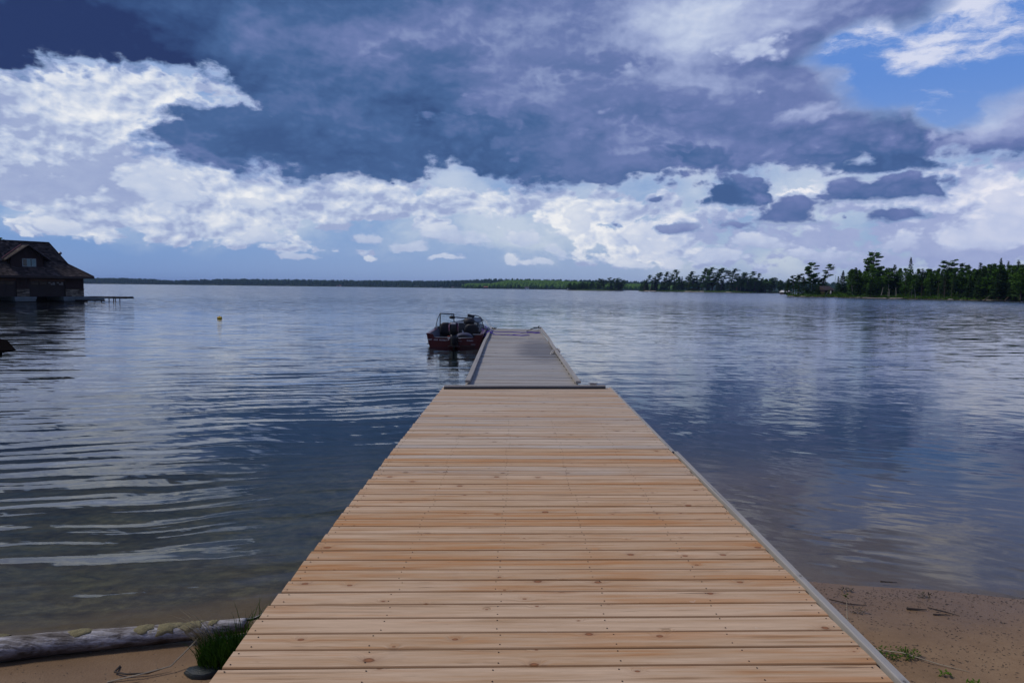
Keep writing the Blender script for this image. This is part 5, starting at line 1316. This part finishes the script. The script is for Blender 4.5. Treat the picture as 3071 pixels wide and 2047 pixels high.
for i, (X, Y, Z) in enumerate([(146.575, 742.0, 0.682), (151.832, 740.0, 0.516), (180.513, 705.0, 0.772), (184.58, 700.0, 0.62), (188.476, 698.0, 1.118), (191.822, 694.0, 0.733), (182.985, 706.0, 1.692), (211.395, 672.0, 0.427)]):
    o = place('rock', rk[i % 2], loc=(X, Y, .1)); o.scale = (rt.uniform(2.5, 4), 1.5, rt.uniform(1.2, 2.6)); o.data = o.data.copy(); o.data.materials[0] = M['pale_rock']
    tag(o, f'pale bare rock slab on the waterline of the middle island, {ORD[i]} from the left', 'rock', 'bare rock slabs on the middle island')
p = (189.145, 716.0, 3.999); cottage('shelter', 'small cottage with a teal roof among the pines of the middle island', p[0], p[1], 2.0, 6, 4, 2.2, 1.5, M['cabin_wall'], M['teal_roof'])
# islet left of it
isl2 = [(x, y, 0) for x, y, z in ((71.335, 900.0, 0.043), (85.422, 880.0, -0.013), (106.585, 870.0, -0.068), (130.196, 880.0, -0.057), (145.744, 900.0, 0.042))]
land('islet_ground', isl2, 50, 1.4, M['shore_ground'], back=(.2, 1), nv=10, per=6, seed=9)
for i, (X, Y, Z) in enumerate([(76.194, 905.0, 7.827), (80.327, 900.0, 8.987), (90.385, 898.0, 10.794), (98.02, 895.0, 11.989), (102.212, 892.0, 12.572), (109.837, 890.0, 15.453), (113.24, 890.0, 14.929), (117.786, 890.0, 13.855), (123.097, 888.0, 16.701), (127.985, 890.0, 12.846), (133.305, 892.0, 15.75), (137.977, 893.0, 16.382), (142.636, 897.0, 14.223)]):
    tree('spruce' if i in (0, 1, 3, 9) else 'pine', 'pine_tree', 'green conifer standing on the small islet left of the middle island', 'tree', X, Y, 1.0, Z, 'conifers on the small islet', wide=1.3)
for i in range(46):
    base = Vector(isl2[0]).lerp(Vector(isl2[-1]), rt.random()) + Vector((0, rt.uniform(-8, 14), 0)); 
    tree(rt.choice(['broad', 'pine', 'broad']), 'leafy_tree', 'low green tree filling the small islet', 'tree', base.x, base.y, .8, rt.uniform(5, 11), 'low trees on the small islet', wide=1.5)

# --- far shores with woods that read as one mass
def hill_line(pts):
    return lambda x: interp(x, pts)
def wood(name, front, depth, hfun, n, mats_, seed, th=(9, 14), kindw=(.8, .2)):
    """thousands of small trees on a far hillside, in one mesh"""
    rng = np.random.default_rng(seed); F = [np.array(p, float) for p in front]
    seg = np.array([np.linalg.norm(b - a) for a, b in zip(F, F[1:])]); cum = np.cumsum(seg) / seg.sum()
    vs, fs, b0 = [], [], 0
    u = rng.random(n); t = rng.random(n) ** .8
    for i in range(n):
        k = int(np.searchsorted(cum, u[i])); k = min(k, len(seg) - 1); lo = cum[k - 1] if k else 0
        p = F[k] + (F[k + 1] - F[k]) * ((u[i] - lo) / (cum[k] - lo)); p = p + np.array([.05, 1, 0]) * (depth * .62 * t[i] + 4)
        z = .4 + hfun(p[0]) * math.sin(min(1, (t[i] * .62 + .01) * 1.6) * math.pi / 2)
        h = rng.uniform(*th); conif = rng.random() < kindw[0]; w = h * (rng.uniform(.14, .2) if conif else rng.uniform(.28, .4))
        m_ = 5; a0 = rng.random() * 6
        if conif: prof = [(w * .7, .05), (w, .3), (w * .5, .62)]
        else: prof = [(w * .6, .15), (w, .5), (w * .7, .85)]
        for r_, zz in prof:
            for q in range(m_):
                rr_ = r_ * rng.uniform(.7, 1.25); vs.append((p[0] + rr_ * math.cos(a0 + q * 6.283 / m_), p[1] + rr_ * math.sin(a0 + q * 6.283 / m_), z + h * (zz + rng.uniform(-.05, .05))))
        vs.append((p[0], p[1], z + h))
        for r in range(2):
            for q in range(m_):
                q1 = (q + 1) % m_; fs.append((b0 + r * m_ + q, b0 + r * m_ + q1, b0 + (r + 1) * m_ + q1, b0 + (r + 1) * m_ + q))
        for q in range(m_): fs.append((b0 + 10 + q, b0 + 10 + (q + 1) % m_, b0 + 15))
        b0 += 16
    me = bpy.data.meshes.new(name); me.from_pydata(vs, [], fs); me.materials.append(mats_)
    return place(name, me, kind='stuff')
def shorepts(rows): return [(x, y, 0) for x, y, z in rows]
M['hill_ground'] = simple('hill_ground', (.020, .040, .014), .95, scale=.02, spec=.1)
FL = shorepts([(-2087.12, 2300.0, 9.629), (-1633.956, 2300.0, 7.547), (-1429.429, 2300.0, 2.61), (-972.755, 2400.0, 0.99), (-575.962, 2400.0, 0.983), (-244.833, 2300.0, 1.635), (3.629, 2200.0, 1.591)])
flh = hill_line([((-2087.12, 2300.0, 9.629)[0], 6), ((-1428.891, 2300.0, 17.181)[0], 10), ((-1377.709, 2300.0, 17.768)[0], 9), ((-1239.02, 2300.0, 12.079)[0], 2), ((-1151.113, 2300.0, 18.912)[0], 10), ((-1011.688, 2350.0, 27.115)[0], 14), ((-728.265, 2400.0, 26.593)[0], 13), ((-259.526, 2300.0, 26.23)[0], 14), ((3.336, 2200.0, 26.67)[0], 20)])
land('far_left_shore', FL, 500, flh, M['hill_ground'], back=(-.1, 1), nv=10, per=8, seed=12)
tag(wood('far_left_woods', FL, 500, flh, 6500, M['far_conifer'], 3, (8, 15), (.75, .25)), 'dark blue green forest covering the long far shore behind the boat', 'forest', kind='stuff')
FM = shorepts([(-123.17, 1650.0, -0.286), (-48.216, 1600.0, 0.093), (42.002, 1550.0, 0.187), (136.033, 1500.0, 0.389), (250.489, 1500.0, 0.753), (364.97, 1500.0, 0.165)])
fmh = hill_line([((-119.568, 1600.0, 22.58)[0], 3), ((-53.511, 1600.0, 23.338)[0], 4), ((-12.863, 1600.0, 23.805)[0], 12), ((43.024, 1600.0, 24.446)[0], 13), ((120.425, 1550.0, 24.646)[0], 11), ((268.929, 1500.0, 25.663)[0], 6), ((364.303, 1500.0, 22.013)[0], 5)])
land('green_hill_shore', FM, 380, fmh, M['hill_ground'], back=(.1, 1), nv=10, per=8, seed=14)
tag(wood('green_hill_woods', FM, 330, fmh, 3800, M['far_green'], 5, (7, 11), (.15, .85)), 'sunlit green leafy forest on the low hill in the middle distance', 'forest', kind='stuff')
FB = shorepts([(-225.612, 2000.0, 0.263), (-34.836, 2000.0, -0.082), (214.035, 1950.0, 0.345), (510.608, 1900.0, 0.242), (827.101, 1800.0, 0.852), (1321.604, 1700.0, 1.733)])
fbh = hill_line([((-231.327, 2050.0, 27.484)[0], 12), ((-36.011, 2050.0, 29.724)[0], 21), ((218.963, 2000.0, 28.167)[0], 19), ((509.825, 1900.0, 24.308)[0], 15), ((731.448, 1850.0, 24.076)[0], 15), ((825.966, 1800.0, 24.79)[0], 18), ((1397.617, 1800.0, 25.655)[0], 18)])
land('back_ridge', FB, 420, fbh, M['hill_ground'], back=(.15, 1), nv=10, per=8, seed=16)
tag(wood('back_ridge_woods', FB, 420, fbh, 4200, M['far_conifer'], 8, (8, 14), (.8, .2)), 'dark conifer forest along the ridge behind the islands', 'forest', kind='stuff')
for lb, pt, wm, rm in (('tiny white cottage on the far shore left of the boat', (-604.929, 2370.0, 1.331), 'white_paint', 'brown_roof'), ('tiny white cottage on the far shore, second from the left', (-598.902, 2370.0, 1.25), 'white_paint', 'red_roof'),
                   ('tiny pale cottage on the far shore above the red boat', (-237.308, 2270.0, 1.257), 'white_paint', 'brown_roof'), ('tiny pale boathouse on the far shore behind the dock', (-198.335, 2270.0, 1.273), 'white_paint', 'brown_roof'),
                   ('tiny red roofed cottage at the left foot of the green hill', (-62.465, 1600.0, 0.639), 'cabin_wall', 'red_roof'), ('tiny pale cottage on the shore of the green hill', (31.933, 1540.0, 0.574), 'white_paint', 'brown_roof'),
                   ('tiny white cottage at the right foot of the green hill', (123.724, 1490.0, 2.158), 'white_paint', 'brown_roof')):
    cottage('cottage', lb, pt[0], pt[1], .6, 9, 7, 2.8, 2.0, M[wm], M[rm])
# small wooded spit beyond the boathouse, and the tree behind its roof
p = (-63.545, 84.0, 8.361); tree('broad', 'leafy_tree', 'leafy tree rising behind the boathouse roof at the left picture edge', 'tree', p[0], p[1], .5, p[2], wide=.95, var=2)

# air: pale haze that blues the far shores
m, nt, out = material('haze_air')
pv = nt.new('ShaderNodeVolumePrincipled'); pv.inputs['Color'].default_value = (.40, .58, 1.0, 1); pv.inputs['Density'].default_value = 0.75e-4; pv.inputs['Anisotropy'].default_value = 0.2
nt.l.new(pv.outputs[0], out.inputs['Volume'])
hz = MB().box((0, 4300, 30), (19400, 10400, 74)).build('haze', m, kind='stuff')

# ------------------------------------------------------------------ driftwood log and beach litter
m, nt, out = material('driftwood')
x, y, z = nt.sep(coords(nt))
pos = coords(nt)
g = nt.noise(nt.xyz(x * 2.0, y * 46.0, z * 46.0), 1.0, 5, .62, dist=.3); b_ = nt.noise(pos, 4.0, 5, .6); f_ = nt.noise(pos, 60.0, 3, .6)
c = nt.ramp(g * .65 + b_ * .35, [(.33, (.030, .022, .017)), (.43, (.17, .15, .135)), (.54, (.42, .40, .40)), (.68, (.60, .58, .58))])
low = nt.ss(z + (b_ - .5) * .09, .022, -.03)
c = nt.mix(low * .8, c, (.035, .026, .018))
moss = nt.ss(nt.noise(pos, 7.0, 5, .65), .58, .68)
c = nt.mix(moss * .6, c, (.19, .16, .085))
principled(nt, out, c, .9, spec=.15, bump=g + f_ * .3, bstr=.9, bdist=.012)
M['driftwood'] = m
M['pollen_crust'] = simple('pollen_crust', (.27, .235, .13), .95, scale=30, bump=.9, spec=.1)
log = thing('driftwood_log', 'pale weathered driftwood log lying along the waterline left of the ramp', 'log', (-2.15, 3.50, .068))
LP = [(-1.6, -.62, .070), (-1.1, -.34, .068), (-.62, -.14, .066), (-.2, -.02, .059), (.2, .06, .051), (.5, .13, .044), (.68, .185, .038)]
rr = random.Random(4)
rings = []
for k in range(len(LP) * 8 - 7):
    i = min(k // 8, len(LP) - 2); t = (k - i * 8) / 8
    cx, cy, r = [lerp(a, b, t) for a, b in zip(LP[i], LP[i + 1])]
    ring = []
    for q in range(22):
        a = 2 * math.pi * q / 22
        n_ = 1 + .04 * noise.noise((cx * 2.2, math.cos(a) * 1.6, math.sin(a) * 1.6)) + .05 * noise.noise((cx * 9, math.cos(a) * 4, math.sin(a) * 4)) - .05 * (1 if math.sin(a * 7 + math.sin(cx * 2)) > .85 else 0)
        ring.append((cx + .03 * math.sin(a) * 0, cy + r * n_ * math.cos(a), r * n_ * math.sin(a) - .003))
    rings.append(ring)
MB().ring_loft(rings).build('trunk', M['driftwood'], log, smooth='all')
def crust(cx, rad, name='pollen_patch', seed=0, a0=1.15):
    """lumpy dried crust hugging the top of the log"""
    i = 0
    while i < len(LP) - 2 and LP[i + 1][0] < cx: i += 1
    t = (cx - LP[i][0]) / (LP[i + 1][0] - LP[i][0]); cy = lerp(LP[i][1], LP[i + 1][1], t); r = lerp(LP[i][2], LP[i + 1][2], t)
    dirx = Vector((LP[i + 1][0] - LP[i][0], LP[i + 1][1] - LP[i][1], 0)).normalized()
    vs, fs = [], []; N, K = 18, 7
    for k in range(K):
        for q in range(N):
            a = 2 * math.pi * q / N; e = k / (K - 1); rag = 1 + .8 * noise.noise((math.cos(a) * 1.5 + seed, math.sin(a) * 1.5, 1)) + .2 * noise.noise((math.cos(a) * 4 + seed, math.sin(a) * 4, 2))
            u = rad * e * math.cos(a) * rag * 1.2; w = rad * e * math.sin(a) * rag / r * .8
            th = (.007 * (1 - e ** 2) + .005 * noise.noise((u * 60, w * 8, seed))) - (.006 if k == K - 1 else 0)
            ang = R(95) + w * a0
            vs.append((cx + u * dirx.x, cy + u * dirx.y - (r + th) * math.sin(ang - R(90)) * 1.0, (r + th) * math.cos(ang - R(90)) - .003))
    for k in range(K - 1):
        for q in range(N): fs.append((k * N + q, k * N + (q + 1) % N, (k + 1) * N + (q + 1) % N, (k + 1) * N + q))
    MB().add(vs, fs).build(name, M['pollen_crust'], log, smooth='all')
for cx, rd, sd_ in ((-.62, .14, 1), (-.80, .13, 2), (-.95, .12, 6), (.18, .045, 3), (.30, .06, 4), (.42, .062, 5), (-.12, .045, 7), (.52, .03, 8)): crust(cx, rd, seed=sd_)
cab = rope('mooring_cable', [(-1.50, 3.70, .09), (-1.42, 3.70, .10), (-1.30, 3.74, .16), (-1.18, 3.78, .25)], .009, M['black_plastic'], 'dark rope running from the driftwood log up to the plank ramp')
# grass tuft
def blades(name, n, cx, cy, cz, rad, h, mat, seed, lean=(0, 0), w=.004):
    rng = random.Random(seed); mb = MB()
    for i in range(n):
        a = rng.uniform(0, 6.28); r = rad * rng.random() ** .6; x_, y_ = cx + r * math.cos(a), cy + r * math.sin(a)
        L_ = h * rng.uniform(.45, 1.1); da = rng.uniform(0, 6.28); bx, by = math.cos(da) * rng.uniform(.05, .5) + lean[0], math.sin(da) * rng.uniform(.05, .5) + lean[1]
        px_, py_ = -math.sin(da) * w, math.cos(da) * w
        pts = [(x_ + bx * L_ * t * t, y_ + by * L_ * t * t, cz + L_ * t * (1 - .15 * t)) for t in (0, .4, .75, 1)]
        b = len(mb.v)
        for (X, Y, Z), k in zip(pts, (1, .9, .6, 0.05)): mb.v += [(X - px_ * k, Y - py_ * k, Z), (X + px_ * k, Y + py_ * k, Z)]
        for q in range(3): mb.f.append((b + q * 2, b + q * 2 + 1, b + q * 2 + 3, b + q * 2 + 2))
    me = bpy.data.meshes.new(name); me.from_pydata(mb.v, [], mb.f); me.materials.append(mat)
    return place(name, me)
M['grass'] = leaf_mat('grass', (.020, .052, .010), (.075, .125, .022))
M['dry_grass'] = simple('dry_grass', (.30, .24, .13), .8)
gt = thing('grass_tuft', 'green grass tuft between the driftwood log and the plank ramp', 'grass tuft')
blades('grass_blades', 900, -1.45, 3.36, .03, .13, .17, M['grass'], 3, (-.12, -.12), .0026).parent = gt
gt.children[0]['kind'] = 'stuff'
g2 = blades('grass_blades', 60, -1.36, 3.52, .05, .10, .26, M['grass'], 9, (.1, .05), .0022); g2.parent = gt; g2['kind'] = 'stuff'
g3 = blades('dry_blades', 70, -1.56, 3.42, .05, .05, .26, M['dry_grass'], 10, (-.5, -.25), .002); g3.parent = gt; g3['kind'] = 'stuff'
bk = thing('dark_stone', 'dark wet stone half hidden in the grass beside the ramp', 'stone', (-1.51, 3.23, .052))
MB().ring_loft([[(.10 * k * math.cos(a) * (1 + .2 * math.sin(3 * a)), .055 * k * math.sin(a), z_) for a in [2 * math.pi * q / 10 for q in range(10)]] for k, z_ in ((.8, -.04), (.92, 0), (.78, .016), (.4, .022))]).build('stone', simple('wet_black_stone', (.012, .018, .018), .3, scale=20, bump=.5), bk, smooth=True)
# twigs
M['twig'] = simple('twig', (.035, .026, .020), .85, scale=30); M['pale_twig'] = simple('pale_twig', (.30, .25, .18), .8, scale=30)
def gz(x, y): return max(ground_z(x, y), -1)
def twig(label, pts, r, mat, group=None):
    P = [(x, y, gz(x, y) + r * .8 + dz_) for x, y, dz_ in pts]
    o = MB().tube(P, [r] * (len(P) - 1) + [r * .4], 5).build('twig', M[mat]); return tag(o, label, 'twig', group)
twig('forked dry twig lying on the sand below the driftwood log', [(-1.95, 3.18, 0), (-1.80, 3.20, .02), (-1.68, 3.26, .03), (-1.62, 3.36, .09), (-1.60, 3.42, .12)], .004, 'pale_twig')
twig('curved dark twig on the sand under the log', [(-1.98, 3.34, 0), (-1.96, 3.26, .01), (-1.88, 3.22, .015), (-1.78, 3.23, .01), (-1.70, 3.27, .02)], .005, 'twig')
twig('thin dark twig lying flat on the sand near the bottom left', [(-2.05, 3.12, 0), (-1.90, 3.13, .004), (-1.78, 3.16, .004)], .003, 'twig')
twig('long thin twig on the left sand pointing at the stone', [(-2.25, 3.08, 0), (-2.0, 3.06, .004), (-1.82, 3.12, .01)], .0025, 'twig')
twig('thin brown stick on the right sand just beside the ramp edge board', [(2.02, 4.17, .012), (2.12, 4.12, .006), (2.22, 4.10, .002)], .004, 'twig')
twig('short black stick lying on the right sand by the waterline', [(2.44, 4.05, 0), (2.55, 4.03, .004)], .008, 'twig')
twig('thin dark stick right of the short black stick', [(2.58, 4.07, .004), (2.66, 4.02, .002), (2.72, 3.98, 0)], .003, 'twig')
twig('flat dark stick below the thin one on the right sand', [(2.56, 3.98, .001), (2.66, 3.975, .003)], .005, 'twig')
twig('white stem of the uprooted sprig on the right sand', [(1.93, 3.50, .01), (2.06, 3.43, .02), (2.20, 3.36, .008), (2.32, 3.30, .002)], .003, 'pale_twig')
twig('thin upright dry stem poking out beside the ramp edge board', [(1.86, 3.62, 0), (1.90, 3.70, .08), (1.93, 3.78, .17)], .003, 'pale_twig')
twig('dark root strand trailing across the bottom right sand', [(1.98, 3.12, 0), (2.12, 3.10, .006), (2.26, 3.04, .004), (2.42, 2.92, .006), (2.55, 2.82, .002)], .004, 'twig')
twig('dark frayed stick at the lower right of the sand', [(2.62, 2.86, 0), (2.74, 2.86, .008), (2.82, 2.84, .003)], .007, 'twig')
twig('dark twig floating in the shallows by the right waterline', [(2.50, 4.46, .02), (2.60, 4.44, .022)], .006, 'twig')
def leaves(name, label, cx, cy, n, rad, mat, seed, size=.012, up=.03):
    rng = random.Random(seed); t = thing(name, label, 'plant', (cx, cy, gz(cx, cy)))
    mb = MB()
    for i in range(n):
        a = rng.uniform(0, 6.28); r = rad * rng.random() ** .5; z_ = rng.uniform(.004, up)
        c_ = Vector((r * math.cos(a) * 1.5, r * math.sin(a) * .7, z_)); d = Vector((rng.uniform(-1, 1), rng.uniform(-1, 1), rng.uniform(-.3, .6))).normalized() * size * rng.uniform(.6, 1.3); s = d.cross(Vector((0, 0, 1))).normalized() * size * .35
        mb.add([c_ - d, c_ + s, c_ + d, c_ - s], [(0, 1, 2, 3)])
    me = bpy.data.meshes.new('leaf_cluster'); me.from_pydata(mb.v, [], mb.f); me.materials.append(mat)
    place('leaf_cluster', me, t, kind='stuff')
    return t
leaves('uprooted_sprig', 'green feathery sprig lying on the right sand next to the ramp', 2.03, 3.44, 170, .085, M['grass'], 1)
leaves('seedling', 'small green seedling on the right sand, left one of two', 2.16, 3.24, 26, .022, M['bright_leaf'], 2)
leaves('seedling', 'small green seedling on the right sand, right one of two', 2.25, 3.17, 30, .024, M['bright_leaf'], 3)
leaves('bud_head', 'tiny green bud on top of the upright dry stem', 1.93, 3.78, 14, .012, M['grass'], 4).location.z += .17
M['dead_leaf'] = simple('dead_leaf', (.055, .045, .022), .8, scale=40)
for i, (a, b) in enumerate([(2.20, 4.33), (2.12, 4.0), (2.66, 4.25)]):
    leaves('dead_leaves', ['clump of dark dead leaves at the right waterline nearest the ramp', 'small dark crumpled leaf on the right sand', 'brown leaf clump in the shallows right of the ramp'][i], a, b, 26, .035, M['dead_leaf'], 20 + i, .012)
# scattered chips and needles washed up in lines
def litter(name, label, n, f, mat, seed, smin=.003, smax=.014):
    rng = random.Random(seed); mb = MB()
    for i in range(n):
        x_, y_ = f(rng); z_ = gz(x_, y_) + .002; a = rng.gauss(0, .7); L_ = rng.uniform(smin, smax); w = rng.uniform(.0006, .0018)
        dx_, dy_ = math.cos(a) * L_, math.sin(a) * L_; ex, ey = -math.sin(a) * w, math.cos(a) * w
        mb.add([(x_ - dx_, y_ - dy_, z_), (x_ + ex, y_ + ey, z_ + w * 1.5), (x_ + dx_, y_ + dy_, z_ + .001), (x_ - ex, y_ - ey, z_)], [(0, 1, 2, 3)])
    me = bpy.data.meshes.new(name); me.from_pydata(mb.v, [], mb.f); me.materials.append(mat)
    return tag(place(name, me), label, 'litter', kind='stuff')
def right_sand(rng):
    x_ = rng.uniform(1.75, 4.2); band = rng.choice([.06, .14, .3, .42, .62, .85, 1.1, 1.35]); 
    y_ = shore_y(x_) - band - .05 * math.sin(x_ * 3 + band * 9) + rng.gauss(0, .05); return x_, y_
def right_any(rng): x_ = rng.uniform(1.7, 4.2); return x_, shore_y(x_) - rng.uniform(.02, 2.2)
def left_sand(rng): x_ = rng.uniform(-3.2, -1.25); return x_, rng.uniform(2.7, 3.35)
litter('washed_up_needles', 'fine dark needles and bark bits washed up in lines on the right sand', 3000, right_sand, M['twig'], 1, .002, .011)
litter('sand_litter', 'scattered specks of bark on the right sand', 1100, right_any, M['twig'], 2, .0015, .006)
litter('pale_chips', 'scattered pale chips and shell bits on the right sand', 160, right_any, M['pale_twig'], 3, .003, .008)
litter('left_litter', 'dark bark specks on the sand below the driftwood log', 420, left_sand, M['twig'], 4, .0015, .007)
